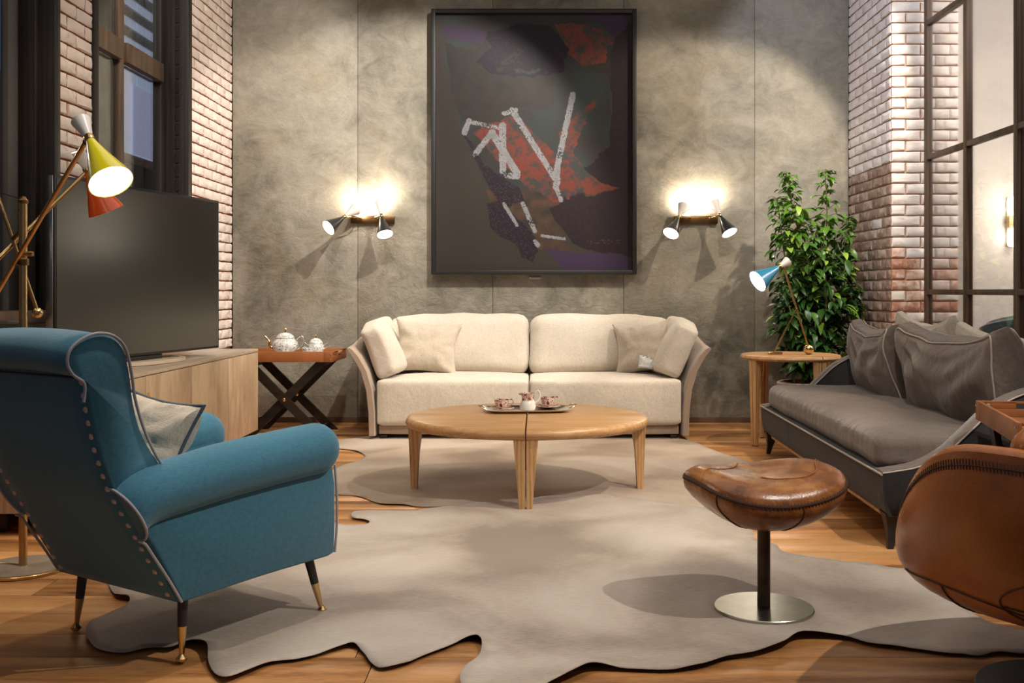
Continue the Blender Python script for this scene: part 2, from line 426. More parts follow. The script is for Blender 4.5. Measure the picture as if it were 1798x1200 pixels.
M_bronze = simple('patinated_steel_post', rgb(70, 54, 44), 0.4, 0.8, var=0.4, vs=14)
M_silver = simple('silver', rgb(222, 216, 205), 0.2, 1.0)
M_gunmetal = simple('gunmetal_leg', rgb(58, 55, 54), 0.42, 0.6)
M_chrome = simple('tv_edge', rgb(150, 150, 150), 0.25, 1.0)
M_blue = fabric('teal_blue_wool', rgb(60, 112, 134), 0.05, 500, 0.25, 0.25)
M_bluepipe = simple('silver_piping', rgb(158, 156, 162), 0.6)
M_nail = simple('antique_nail', rgb(200, 176, 168), 0.4, 0.1)
M_cream = fabric('cream_linen', rgb(200, 189, 174), 0.05, 380, 0.5, crease=0.18)
M_cream_d = fabric('taupe_linen', rgb(158, 138, 120), 0.06, 380, 0.4)
M_beige = fabric('beige_linen', rgb(184, 172, 155), 0.07, 380, 0.5, crease=0.35)
M_grey = fabric('grey_brown_linen', rgb(112, 99, 90), 0.16, 420, 0.5, 0.25, 5.0, crease=0.45)
M_greyd = fabric('charcoal_velvet', rgb(46, 44, 44), 0.3, 300, 0.2, 0.15, 6.0)
M_greypipe = simple('pale_grey_piping', rgb(168, 158, 150), 0.6)
M_dgrey_pipe = simple('slate_piping', rgb(60, 74, 88), 0.6)
M_leather = leather('tan_leather', rgb(70, 38, 18), rgb(142, 86, 42), rgb(190, 132, 78), 0.24, 8.0)
M_leather2 = leather('saddle_leather', rgb(120, 66, 26), rgb(158, 92, 42), rgb(178, 112, 60), 0.24, 2.2)
M_seam = simple('dark_stitching', rgb(70, 42, 26), 0.6)
M_traylea = leather('tray_leather', rgb(118, 70, 34), rgb(142, 86, 46), rgb(158, 100, 58), 0.38)
M_hide = hide_mat('grey_cowhide', rgb(130, 115, 101), rgb(164, 149, 134), rgb(186, 174, 161))
M_hide2 = hide_mat('tan_cowhide', rgb(130, 108, 86), rgb(162, 142, 120), rgb(182, 166, 148))
M_hide_under = simple('hide_underside', rgb(60, 46, 36), 0.9)
M_yellow = simple('yellow_enamel', rgb(222, 206, 10), 0.25, coat=0.5)
M_orange = simple('orange_enamel', rgb(238, 92, 26), 0.25, coat=0.5)
M_bluee = simple('blue_enamel', rgb(22, 120, 160), 0.22, coat=0.5)
M_blackE = simple('black_enamel', rgb(34, 34, 36), 0.35, coat=0.3)
M_whiteE = simple('white_enamel', rgb(226, 220, 212), 0.35)
M_bulb = simple('glowing_bulb', (1, 1, 1, 1), 0.5, emit=(1.0, 0.93, 0.82, 1), es=14.0)
M_tv = simple('tv_screen', rgb(44, 43, 38), 0.22, spec=0.7)
M_tvb = simple('tv_bezel', rgb(22, 22, 22), 0.35)
M_greentop = simple('grey_lacquer', rgb(100, 96, 92), 0.5)
M_porc = simple('white_porcelain', rgb(235, 232, 226), 0.15, coat=0.4)
M_glass = glass_mat('clear_glass', (1, 1, 1, 1), 0.6)
M_pot = simple('pale_pot', rgb(206, 198, 186), 0.5, var=0.06)
M_terra = simple('terracotta', rgb(130, 74, 48), 0.8, var=0.15)
M_soil = simple('soil', rgb(50, 36, 26), 1.0, var=0.3)
M_stem = simple('green_brown_stem', rgb(96, 92, 50), 0.7)
M_roomwall = simple('pale_room_wall', rgb(214, 206, 198), 0.8, var=0.03, vs=2)
M_frame = simple('black_picture_frame', rgb(30, 29, 28), 0.5)
M_bluewool = fabric('grey_blue_wool', rgb(110, 128, 142), 0.05, 400, 0.3)
M_whitepipe = simple('white_piping', rgb(220, 216, 208), 0.6)
def leaf_mat():
    m, nt, b = mat_new('glossy_leaf')
    oi = nt.nodes.new('ShaderNodeObjectInfo'); nz = noise_tex(nt, coords(nt, (1, 1, 1), False, 'World'), 9, 3)
    f = math_n(nt, 'ADD', math_n(nt, 'MULTIPLY', oi.outputs['Random'], 0.6), math_n(nt, 'MULTIPLY', nz, 0.4))
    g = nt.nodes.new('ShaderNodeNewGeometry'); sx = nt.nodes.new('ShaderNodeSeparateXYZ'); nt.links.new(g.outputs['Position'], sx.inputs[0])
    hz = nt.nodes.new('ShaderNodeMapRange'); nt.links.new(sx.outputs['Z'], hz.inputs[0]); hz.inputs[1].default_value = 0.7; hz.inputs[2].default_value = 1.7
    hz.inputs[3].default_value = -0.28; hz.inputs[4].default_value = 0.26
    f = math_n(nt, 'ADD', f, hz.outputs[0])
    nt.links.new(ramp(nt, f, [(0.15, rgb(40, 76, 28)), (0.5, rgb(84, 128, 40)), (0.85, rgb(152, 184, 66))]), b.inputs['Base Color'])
    b.inputs['Roughness'].default_value = 0.38; b.inputs['Specular IOR Level'].default_value = 0.5
    b.inputs['Subsurface Weight'].default_value = 0.0
    return m
M_leaf = leaf_mat()
def pattern_mat(name, scale, stops):
    m, nt, b = mat_new(name)
    v = coords(nt); f = noise_tex(nt, v, scale, 3, 0.6, 1.0)
    nt.links.new(ramp(nt, f, stops), b.inputs['Base Color']); b.inputs['Roughness'].default_value = 0.15; b.inputs['Coat Weight'].default_value = 0.4
    return m
M_imari = pattern_mat('rust_and_white_china', 70, [(0.38, rgb(60, 34, 48)), (0.43, rgb(176, 78, 40)), (0.49, rgb(226, 200, 180)), (0.56, rgb(236, 230, 224)), (0.64, rgb(186, 92, 52))])
M_lace = pattern_mat('silver_lace_china', 75, [(0.40, rgb(96, 104, 116)), (0.46, rgb(196, 196, 194)), (0.53, rgb(236, 232, 226)), (0.60, rgb(150, 140, 124))])

# ------------------------------------------------------------------ setting
YW, XL, XR, YP = 8.45, -2.52, 2.555, 7.42
H = 4.15
def structure(mb, name, mat, parent=None, smooth=False):
    o = mb.build(name, mat, parent, smooth); o['kind'] = 'structure'; return o

# floor with oak boards
floor = structure(MB().box((1.3, 4.2, -0.03), (11, 9.6, 0.036)), 'floor', M_gap)
rr = random.Random(3)
plank_cache = {}
def plank_mesh(L, W):
    key = (round(L, 2), round(W, 3))
    if key not in plank_cache:
        m = MB().box((0, 0, -0.0075), (L-0.003, W-0.0025, 0.015), 0.0012)
        o = m.build('floor_board', M_floor, floor, True); plank_cache[key] = o.data; return o
    o = bpy.data.objects.new('floor_board', plank_cache[key]); COL.objects.link(o); o.parent = floor; return o
Wb = 0.2052
for k in range(-4, 27):
    y0 = 3.023+k*Wb
    if y0+Wb > YW-0.005: Wk = YW-0.005-y0
    else: Wk = Wb
    if Wk < 0.03: continue
    x = -3.05-rr.choice([0, .5, 1.0, 1.5])
    if k == -1: x = -0.48-2.5
    if k == 0: x = -0.54-2.5
    while x < 3.3:
        L = rr.choice([2.0, 2.25, 2.5]) if k not in (-1, 0) or x > -0.6 else 2.5
        if x+L > -3.0:
            o = plank_mesh(L, Wk); o.location = (x+L/2, y0+Wk/2, rr.uniform(-0.0008, 0.0003))
        x += L
# ceiling
structure(MB().box((1.3, 4.6, H+0.1), (11, 10.4, 0.1)), 'ceiling', M_ceiling)

# back wall of concrete panels
wall_back = structure(MB().box((0.0, YW+0.11, H/2), (5.2, 0.2, H)), 'wall_back', M_gap)
seams = [-2.52] + [(x-CX)/(F/YW) for x in (628, 865, 1095, 1325)] + [2.56]
for a, b in zip(seams[:-1], seams[1:]):
    m = MB().box(((a+b)/2, YW+0.005, H/2), (b-a-0.0035, 0.012, H), 0.0015)
    m.build('concrete_panel', M_plaster, wall_back, True)
structure(MB().box((0.02, YW-0.008, 0.022), (5.06, 0.014, 0.044), 0.002), 'baseboard_back', M_skirt)

# bricks
BH, BL, BJ = 0.0776, 0.2135, 0.0105
def brick_mesh(L, seed):
    r = random.Random(seed); h = BH-BJ; l = L-BJ; d = 0.020; bv = 0.008
    j = lambda s: r.uniform(-s, s)
    vs = [(0, 0, 0), (l, 0, 0), (l, 0, h), (0, 0, h)]
    fr = []
    nx = 4 if L > 0.15 else 2
    ring = [(l*i/nx, 0) for i in range(nx)]+[(l, h*0), (l, h*0.5)]+[(l-l*i/nx, h) for i in range(nx)]+[(0, h), (0, h*0.5)]
    mid = [(x+j(.0022), -d*0.72, z+j(.0022)) for x, z in ring]
    cxx, czz = l/2, h/2
    front = [(cxx+(x-cxx)*(1-bv/(l/2))+j(.0015), -d-j(.003), czz+(z-czz)*(1-bv/(h/2))+j(.0012)) for x, z in ring]
    back = [(x, 0, z) for x, z in ring]
    n = len(ring); vs = back+mid+front+[(cxx, -d-0.002+j(.002), czz)]
    fs = []
    for t in range(2):
        for k in range(n): k2 = (k+1) % n; fs.append((t*n+k, t*n+k2, (t+1)*n+k2, (t+1)*n+k))
    for k in range(n): fs.append((2*n+k, 2*n+(k+1) % n, 3*n))
    return MB().add(vs, fs)
brick_cache = {}
def brick(L, mat, parent, loc, rz, r):
    key = (round(L, 3), mat.name, r.randrange(7))
    if key not in brick_cache:
        o = brick_mesh(L, hash(key[0]*1000)+key[2]*13+5).build('brick', mat, parent, True, 35); brick_cache[key] = o.data
    else:
        o = bpy.data.objects.new('brick', brick_cache[key]); COL.objects.link(o); o.parent = parent
    o.location = loc; o.rotation_euler = (0, 0, rz)
def brick_face(parent, p0, rz, length, z0, z1, matfn, seed, proud=0.0, skip=None, start=0.0):
    """bricks laid from p0 along direction rz; the face looks towards -Y of that frame"""
    r = random.Random(seed); ca, sa = math.cos(rz), math.sin(rz)
    k0 = int(math.ceil(z0/BH)); k1 = int(math.floor(z1/BH))
    for k in range(k0, k1):
        z = k*BH+BJ/2
        x = 0.0; first = (BL/2 if k % 2 else BL)*(1.0)
        edges = []
        x = -start if k % 2 == 0 else -start-BL/2
        while x < length-0.02:
            a = max(x, 0.0); b = min(x+BL, length)
            if b-a > 0.035: edges.append((a, b))
            x += BL
        for a, b in edges:
            if skip and skip((a+b)/2, z): continue
            u = a+BJ/2
            loc = (p0[0]+ca*u+r.uniform(-.001, .001)+sa*0, p0[1]+sa*u, z)
            brick(b-a, matfn(k, z, a, r), parent, loc, rz, r)
# the base plane of each brick face sits 2 cm behind the visible face
PB = 0.022
pl = structure(MB().box((XL-0.02-0.075, (YP-0.01+YW)/2, H/2), (0.15, YW-YP+0.01, H)), 'wall_left_far_pillar', M_mortar_w)
brick_face(pl, (XL-0.02, YW-0.002), -PI/2-PI*0+PI, 0, 0, 0, None, 1) if False else None
# face looking +X : direction along +Y means rotation of +90deg puts -Y local to +X world
brick_face(pl, (XL-0.02, YP), PI/2, YW-YP-0.004, 0.55, 3.72, lambda k, z, a, r: M_brick_w, 11)
pn = structure(MB().box((XL-0.02-0.07, (5.37+5.80)/2, H/2), (0.14, 0.43, H)), 'wall_left_near_pillar', M_mortar_w)
brick_face(pn, (XL-0.02, 5.37), PI/2, 0.43, 0.9, 3.3, lambda k, z, a, r: M_brick_w, 12, start=0.09)
wl = structure(MB().box((XL-0.02-0.2, 3.6, 0.46), (0.4, 3.53, 0.92)).box((XL-0.02-0.2, 6.605, 0.46), (0.4, 1.60, 0.92)), 'wall_left_below_windows', M_mortar_w)
brick_face(wl, (XL-0.02, 4.2), PI/2, 1.17, 0.62, 0.94, lambda k, z, a, r: M_brick_w, 13)
# right pillar
pr = structure(MB().box((XR+0.02+0.235, (YP+0.02+YW)/2, H/2), (0.47, YW-YP-0.02, H)), 'wall_right_pillar', M_mortar_l)
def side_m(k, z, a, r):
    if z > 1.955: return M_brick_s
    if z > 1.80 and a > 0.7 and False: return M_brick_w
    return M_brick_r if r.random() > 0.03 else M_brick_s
# face looking -X : direction -Y, rotation -90deg
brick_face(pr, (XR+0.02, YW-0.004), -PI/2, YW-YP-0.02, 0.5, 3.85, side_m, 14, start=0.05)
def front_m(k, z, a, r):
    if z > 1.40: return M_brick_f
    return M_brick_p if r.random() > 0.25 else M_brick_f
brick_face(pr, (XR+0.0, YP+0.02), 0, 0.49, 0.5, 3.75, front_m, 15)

# next room seen through the glass partition
structure(MB().box((5.0, 9.3, H/2), (4.0, 0.1, H)), 'wall_next_room_back', M_roomwall)
structure(MB().box((3.10, 8.45, H/2), (0.12, 1.7, H)), 'wall_next_room_side', M_roomwall)
structure(MB().box((6.75, 4.6, H/2), (0.1, 9.4, H)), 'wall_next_room_right', M_roomwall)

# glass partition with wooden grid (runs towards the camera at x = 2.80)
XPn = 2.80
win3 = empty('window_3', (XPn, 0, 0), kind='structure')
posts = [7.36, 6.68, 5.97, 5.26, 4.55]
for y in posts:
    MB().box((0, y, H/2), (0.045, 0.05, H), 0.003).build('post', M_partwood, win3, True)
for z in (0.12, 1.075, 2.04, 3.005, 3.97):
    for a, b in zip(posts[:-1], posts[1:]):
        MB().box((0, (a+b)/2, z), (0.042, a-b-0.05, 0.036), 0.003).build('rail', M_partwood, win3, True)
for a, b in zip(posts[:-1], posts[1:]):
    for z0, z1 in zip((0.12, 1.075, 2.04, 3.005), (1.075, 2.04, 3.005, 3.97)):
        MB().box((0, (a+b)/2, (z0+z1)/2), (0.006, a-b-0.05, z1-z0-0.036)).build('pane', M_glass, win3, False)

# window 1 between the left pillars
def wbox(name, x0, x1, y0, y1, z0, z1, mat, par, bev=0.004):
    return MB().box(((x0+x1)/2, (y0+y1)/2, (z0+z1)/2), (x1-x0, y1-y0, z1-z0), bev).build(name, mat, par, True)
w1 = empty('window_1', (0, 0, 0), kind='structure')
XG = -2.70
wbox('jamb', XG-0.04, XL+0.02, 7.33, 7.408, 0.95, H, M_darkwood, w1)
wbox('jamb', XG-0.04, XL+0.01, 5.802, 5.86, 0.95, H, M_darkwood, w1)
wbox('inner_frame', XG-0.03, XG+0.03, 7.26, 7.328, 0.95, H, M_darkwood, w1)
wbox('sill', XG-0.04, XL+0.03, 5.862, 7.328, 0.925, 0.985, M_darkwood, w1)
wbox('mullion', XG-0.025, XG+0.025, 6.545, 6.625, 0.985, H, M_partwood, w1)
wbox('transom', XG-0.05, XG+0.05, 5.862, 6.543, 2.56, 2.69, M_partwood, w1)
wbox('transom', XG-0.05, XG+0.05, 6.627, 7.258, 2.56, 2.69, M_partwood, w1)
wbox('pane', XG-0.004, XG+0.004, 5.862, 6.543, 0.985, 2.558, M_glass, w1, 0)
wbox('pane', XG-0.004, XG+0.004, 6.627, 7.258, 0.985, 2.558, M_glass, w1, 0)
wbox('pane', XG-0.004, XG+0.004, 5.862, 6.543, 2.692, H, M_glass, w1, 0)
wbox('pane', XG-0.004, XG+0.004, 6.627, 7.258, 2.692, H, M_glass, w1, 0)
for k in range(22):   # perforated strip on the far jamb
    wbox('perforated_strip', XL-0.07, XL-0.045, 7.322, 7.3295, 1.6+k*0.1, 1.685+k*0.1, M_black, w1, 0)
# beyond window 1: dim room, pale lit wall whose light is emission in the panels
M_bluelit = simple('emissive_pale_blue_panel', rgb(170, 190, 220), 0.6, emit=(0.56, 0.68, 0.92, 1), es=0.55)
M_bluelit2 = simple('emissive_lilac_panel', rgb(180, 185, 220), 0.6, emit=(0.55, 0.60, 0.88, 1), es=0.55)
M_deepblue = simple('emissive_blue_panel', rgb(30, 90, 130), 0.5, emit=(0.03, 0.13, 0.25, 1), es=0.6)
M_outgrey = simple('outer_grey_wall', rgb(84, 80, 76), 0.8, var=0.1, vs=3)
structure(MB().box((-4.6, 7.5, H/2), (0.1, 9.0, H)), 'wall_outer_room', M_outgrey)
pp = empty('lit_partition', (0, 0, 0), 0, 'pale blue self-glowing wall panel above a tan wood rail, seen through the left window', 'partition')
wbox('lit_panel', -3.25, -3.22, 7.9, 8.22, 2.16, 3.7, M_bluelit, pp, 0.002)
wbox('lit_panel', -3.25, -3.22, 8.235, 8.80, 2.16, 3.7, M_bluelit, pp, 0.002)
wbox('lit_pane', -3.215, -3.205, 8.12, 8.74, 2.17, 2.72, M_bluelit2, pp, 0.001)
wbox('wood_rail', -3.25, -3.19, 7.9, 8.80, 2.09, 2.155, M_oak, pp, 0.002)
wbox('lower_panel', -3.25, -3.22, 7.9, 8.80, 0.0, 2.085, M_outgrey, pp, 0.002)
bl = empty('slatted_screen', (0, 0, 0), 0, 'grey perforated slat screen behind the upper left window pane', 'screen')
M_mesh = pattern_mat('woven_metal_mesh', 140, [(0.40, rgb(40, 38, 36)), (0.5, rgb(120, 122, 120)), (0.6, rgb(205, 210, 205))])
for k in range(6):
    wbox('slat', -3.02, -3.005, 7.3, 8.2, 2.80+k*0.15, 2.875+k*0.15, M_mesh, bl, 0.002)
wbox('backing_post', -3.06, -3.03, 7.2, 7.28, 0.0, 3.9, M_outgrey, bl, 0.002)
ms = tag(wbox('mesh_strip', -2.83, -2.82, 6.16, 6.20, 0.0, 2.55, M_mesh, None, 0), 'narrow strip of bright woven mesh inside the left window', 'screen')
# window 2, far left
w2 = empty('window_2', (0, 0, 0), kind='structure')
wbox('jamb', XG-0.03, XL+0.02, 5.30, 5.368, 0.95, H, M_darkwood, w2)
wbox('jamb', XG+0.03, XL-0.06, 5.26, 5.298, 0.95, H, M_darkwood, w2)
wbox('inner_frame', XG-0.01, XG+0.03, 5.165, 5.298, 0.95, H, M_outgrey, w2)
wbox('transom', XG-0.01, XG+0.03, 3.6, 5.163, 2.83, 2.95, M_outgrey, w2)
wbox('sill', XG-0.05, XL+0.04, 3.6, 5.25, 0.925, 0.985, M_partwood, w2)
wbox('pane', XG-0.004, XG+0.004, 3.6, 5.163, 0.985, 2.828, M_glass, w2, 0)
wbox('pane', XG-0.004, XG+0.004, 3.6, 5.163, 2.952, H, M_glass, w2, 0)
o = wbox('blue_glow_panel', -3.32, -3.30, 5.9, 6.5, 2.45, 2.95, M_deepblue, None, 0.002)  # glow in the material stands in for the blue view outside
tag(o, 'deep blue self-glowing panel outside the far left window', 'panel')
structure(MB().box((-3.3, 1.9, H/2), (1.6, 0.1, H)), 'wall_left_near', M_outgrey)

# ------------------------------------------------------------------ picture
def picture():
    Y = YW-0.045
    p0 = px(757, 482, YW-0.09); p1 = px(1118, 15, YW-0.09)
    cx = (p0.x+p1.x)/2; w = p1.x-p0.x; z0, z1 = p0.z, p1.z; hh = z1-z0
    t = empty('framed_picture', (cx, YW-0.004, z0), 0, 'large dark abstract picture in a thin black frame on the concrete wall', 'picture')
    fw = 0.034; d = 0.085
    for s in (-1, 1):
        MB().box((s*(w/2-fw/2), -d/2, hh/2), (fw, d, hh), 0.002).build('frame_bar', M_frame, t)
    for z in (fw/2, hh-fw/2):
        MB().box((0, -d/2, z), (w-2*fw-0.001, d, fw), 0.002).build('frame_bar', M_frame, t)
    nx, nz = 300, 390
    W, Hh = w-2*fw-0.002, hh-2*fw-0.002
    vs = []; fs = []; cols = []
    # the print, in picture coordinates u 0..1 from the left, v 0..1 from the top
    def poly(pts, u, v):
        c = False; j = len(pts)-1
        for i in range(len(pts)):
            xi, yi = pts[i]; xj, yj = pts[j]
            if (yi > v) != (yj > v) and u < (xj-xi)*(v-yi)/(yj-yi)+xi: c = not c
            j = i
        return c
    def P(l): return [((x-65)/(888-65), (y-60)/(1140-60)) for x, y in l]
    bandA = P([(60, 60), (95, 60), (110, 300), (160, 500), (240, 720), (300, 860), (290, 960), (430, 1085), (480, 1095), (580, 1140), (60, 1140)])
    face = P([(95, 60), (700, 60), (860, 150), (800, 250), (790, 420), (800, 580), (700, 690), (830, 800), (700, 830), (560, 870), (600, 1010), (660, 1060), (500, 1050), (300, 860), (240, 720), (160, 500), (110, 300)])
    olive = P([(110, 180), (360, 250), (560, 330), (560, 460), (400, 450), (340, 500), (180, 510), (130, 400)])
    eye = P([(230, 265), (300, 200), (250, 150), (400, 100), (540, 110), (620, 200), (600, 300), (480, 330), (380, 325), (300, 310)])
    purple = P([(640, 62), (888, 62), (888, 120), (820, 160), (770, 100), (700, 80)])
    purple2 = P([(95, 100), (280, 140), (260, 190), (110, 160)])
    purpleB = P([(520, 1050), (700, 1060), (888, 1090), (888, 1140), (600, 1140)])
    darkR = P([(888, 90), (820, 160), (790, 260), (800, 420), (800, 600), (730, 680), (690, 700), (750, 770), (840, 800), (700, 830), (600, 840), (540, 880), (560, 930), (640, 1020), (750, 1070), (888, 1085)])
    inkL = P([(170, 540), (200, 580), (260, 690), (330, 740), (420, 790), (440, 840), (360, 870), (480, 1000), (495, 1060), (470, 1100), (430, 1085), (410, 1040), (340, 1000), (290, 960), (280, 860), (330, 850), (260, 740)])
    orange1 = P([(560, 100), (760, 110), (830, 150), (790, 200), (770, 270), (680, 280), (620, 220)])
    orange2 = P([(220, 560), (400, 480), (560, 640), (700, 700), (830, 800), (700, 820), (560, 850), (440, 780), (300, 660)])
    orange3 = P([(660, 470), (750, 400), (740, 430), (700, 500), (640, 640), (690, 690), (600, 690), (580, 560)])
    def seg(a, b, wd, u, v):
        ax, ay = a; bx, by = b; A = W/Hh
        ax *= A; bx *= A; px_ = u*A; dx, dy = bx-ax, by-ay
        t_ = max(0, min(1, ((px_-ax)*dx+(v-ay)*dy)/(dx*dx+dy*dy))); return math.hypot(px_-ax-t_*dx, v-ay-t_*dy) < wd
    strokes = [((230, 650), (300, 560), 12), ((205, 510), (185, 560), 11), ((210, 515), (330, 540), 8), ((345, 530), (345, 720), 14), ((300, 560), (405, 730), 15), ((365, 740), (405, 745), 12),
               ((385, 465), (575, 770), 12), ((640, 400), (575, 700), 12), ((575, 700), (570, 790), 13), ((570, 790), (590, 845), 9), ((430, 860), (480, 975), 9), ((350, 860), (405, 950), 7), ((510, 995), (605, 1008), 6), ((480, 1020), (495, 1035), 9), ((350, 480), (400, 465), 9)]
    strokes = [((P([a])[0]), (P([b])[0]), wd/1080*1.02) for a, b, wd in strokes]
    C = {k: Vector(rgb(*v)[:3])*(.8 if k == 'wht' else .66) for k, v in dict(bg=(64, 58, 52), dk=(46, 33, 38), olive=(56, 50, 46), eye=(40, 30, 46), pur=(66, 50, 74), ora=(122, 60, 48), teal=(56, 66, 66), wht=(146, 147, 150), brown=(88, 66, 52), ink=(42, 30, 44)).items()}
    for i in range(nx+1):
        for j in range(nz+1):
            u = i/nx; v = j/nz
            vs.append((-W/2+u*W, 0, Hh-v*Hh))
            q = Vector((u*6, v*8, 0)); n1 = noise.noise(q); n2 = noise.noise(q*3.3+Vector((5, 2, 1))); n3 = noise.noise(q*9+Vector((1, 9, 3)))
            n4 = noise.noise(q*22); n5 = noise.noise(q*45+Vector((3, 3, 3)))
            uu = u+n1*0.012+n2*0.008+n3*0.006; vv = v+n2*0.010+n3*0.006-n1*0.01
            c = C['bg'].copy()
            if poly(face, uu, vv): c = C['olive'].lerp(C['teal'], max(0, min(1, 0.45+n1)))
            if poly(face, uu, vv) and vv > 0.68: c = C['brown'].lerp(C['olive'], max(0, min(1, .5+n2)))
            if poly(orange1, uu, vv) or poly(orange2, uu, vv) or poly(orange3, uu, vv):
                c = C['ora'].lerp(C['teal'], max(0, min(0.95, 0.40+n1*0.9+n2*1.1+n3*.8)))
            if poly(olive, uu, vv): c = C['olive']*(1+n2*.2)
            if poly(eye, uu, vv):
                c = C['eye'].copy()
                if seg(P([(330, 290)])[0], P([(420, 215)])[0], .012, uu, vv) and n3 > -0.1: c = C['olive']
                if seg(P([(400, 310)])[0], P([(500, 300)])[0], .006, uu, vv): c = C['teal']
                if n4+n3 > 0.55: c = C['olive']
            if poly(purple, uu, vv) or poly(purple2, uu, vv) or poly(purpleB, uu, vv): c = C['pur'].copy()
            if poly(darkR, uu, vv): c = C['dk']*(1+n3*.2)
            if poly(inkL, uu, vv) and n4*1.1+n3*0.5+n5*.5 < 0.30: c = C['ink'].copy()
            for a, b, wd in strokes:
                if seg(a, b, wd, u+n3*.003, v+n4*.002) and n5*0.5+n4*0.3+n2*.45 < 0.24: c = C['wht']*(.85+n2*.3); break
            if poly(face, uu, vv) and n5+n4*.6 > .62 and n1 < .15: c = C['ink'].copy()
            if 0.88 < v < 0.90 and .75 < u < .95 and n4 > .35: c = C['brown'].copy()
            cols.append((*c, 1))
    for i in range(nx):
        for j in range(nz):
            a = i*(nz+1)+j; fs.append((a, a+nz+1, a+nz+2, a+1))
    me = bpy.data.meshes.new('printed_canvas'); me.from_pydata(vs, [], fs)
    at = me.color_attributes.new('print', 'FLOAT_COLOR', 'POINT')
    at.data.foreach_set('color', [x for c in cols for x in c])
    m, nt, b = mat_new('canvas_print'); ca = nt.nodes.new('ShaderNodeAttribute'); ca.attribute_name = 'print'
    sp = noise_tex(nt, coords(nt), 260, 2)
    nt.links.new(mix(nt, ca.outputs['Color'], ramp(nt, sp, [(0.35, (0.75, 0.75, 0.75, 1)), (0.65, (1.15, 1.15, 1.15, 1))]), 0.8, 'MULTIPLY'), b.inputs['Base Color'])
    b.inputs['Roughness'].default_value = 0.5; b.inputs['Specular IOR Level'].default_value = 0.25
    me.materials.append(m)
    o = bpy.data.objects.new('printed_canvas', me); COL.objects.link(o); o.parent = t; o.location = (0, -0.045, fw+0.001)
    MB().box((0, -0.030, hh/2), (W, 0.022, Hh)).build('backing_board', M_black, t)
picture()
tg = MB().box((0, 0, 0), (0.10, 0.004, 0.022), 0.001).build('title_plate', M_silver)
tg.location = px(940, 488, YW-0.006); tag(tg, 'tiny pale title plate just under the dark picture', 'plate')

# ------------------------------------------------------------------ cream sofa
def cream_sofa():
    t = empty('cream_sofa', (-0.068, 7.44, 0), 0, 'long cream linen two-seat sofa with flared taupe arms against the concrete wall', 'sofa')
    W = 1.115
    for s in (-1, 1):
        rings = []
        path = [(1.115, 0.03, .050), (1.118, 0.20, .052), (1.135, 0.36, .054), (1.175, 0.50, .056), (1.235, 0.605, .058), (1.275, 0.655, .050), (1.283, 0.668, .03)]
        for y in (0.0, 0.012, 0.03, 0.30, 0.60, 0.90, 0.93, 0.94):
            e = {0.0: 0.70, 0.012: 0.92, 0.94: 0.7}.get(y, 1.0)
            rise = 0.10*max(0, (y-0.1)/0.84)**1.2
            ring = [(s*(x+.025-th/2*e), y, z*1.0+rise*(z/0.66)**2) for x, z, th in path]+[(s*(x+.025+th/2*e), y, z+rise*(z/0.66)**2) for x, z, th in reversed(path)]
            rings.append(ring)
        MB().loft(rings).build('arm', M_cream_d, t, True, 60)
        MB().box((s*1.06, 0.08, 0.015), (0.05, 0.05, 0.03), 0.004).build('leg', M_black, t)
        MB().box((s*1.06, 0.86, 0.015), (0.05, 0.05, 0.03), 0.004).build('leg', M_black, t)
    MB().box((0, 0.47, 0.24), (2.2, 0.86, 0.28), 0.02).build('frame', M_cream_d, t)
    rbox(2.20, 0.90, 0.082, 0.02, 8).build('base_rail', M_cream_d, t).location = (0, 0.49, 0.071)
    rbox(2.26, 0.14, 0.70, 0.06, 8).build('back_frame', M_cream_d, t).location = (0, 0.87, 0.42)
    for s in (-1, 1):
        def fs_(p, q):
            if q.y < 0: p.y += 0.035*max(0, -p.z/0.16)*(-q.y)*0.0
            return p
        rbox(1.105, 0.80, 0.335, 0.032, 16, (0, .012, .020), 0.006, 3+s, fs_).build('seat_cushion', M_cream, t).location = (s*0.556, 0.395, 0.272)
        def fb(p, q):
            if q.z > 0.2 and q.x*s > 0.5: p.z -= 0.03*(q.x*s-.5)*2*q.z
            p.y += 0.03*q.z
            return p
        o = rbox(1.13, 0.23, 0.485, 0.09, 16, (0, .05, .012), 0.014, 9+s, fb).build('back_cushion', M_cream, t); o.location = (s*0.568, 0.70, 0.655); o.rotation_euler = (-0.14, 0, 0)
cream_sofa()
def put(o, loc, rot=(0, 0, 0)):
    o.location = loc; o.rotation_euler = rot; return o
# standing box cushions at the ends
for s, lab in ((-1, 'cream box cushion leaning on the sofa arm nearest the tea table'), (1, 'cream box cushion leaning on the sofa arm nearest the plant')):
    def fa(p, q):
        if q.z > 0: p.z -= 0.07*max(0, -q.y)*q.z
        p.x += 0.02*math.sin(q.y*2+q.z)*s
        return p
    o = rbox(0.16, 0.62, 0.46, 0.045, 14, (.03, .0, .0), 0.012, 21+s, fa).build('end_cushion', M_cream)
    put(o, (-0.068+s*1.10, 7.44+0.38, 0.660), (0, s*0.42, s*0.10))
    tag(o, lab, 'cushion', 'end cushions on the cream sofa')
m, e = pillow(0.52, 0.44, 0.17, seed=2, pinch=.20)
put(tag(m.build('throw_pillow', M_beige), 'beige square throw pillow at the tea-table end of the cream sofa', 'pillow', 'throw pillows on the cream sofa'), (-0.86, 7.90, 0.645), (-0.32, 0.10, 0.12))
m, e = pillow(0.46, 0.43, 0.16, seed=5, pinch=.20)
put(tag(m.build('throw_pillow', M_beige), 'beige throw pillow with a clear tag at the plant end of the cream sofa', 'pillow', 'throw pillows on the cream sofa'), (0.80, 7.87, 0.645), (-0.30, -0.12, -0.30))
pk = pillow(0.12, 0.10, 0.025, 8, seed=8, pinch=.04, wob=.004)[0].build('plastic_tag', simple('clear_plastic_film', rgb(205, 205, 200), 0.15, coat=.5))
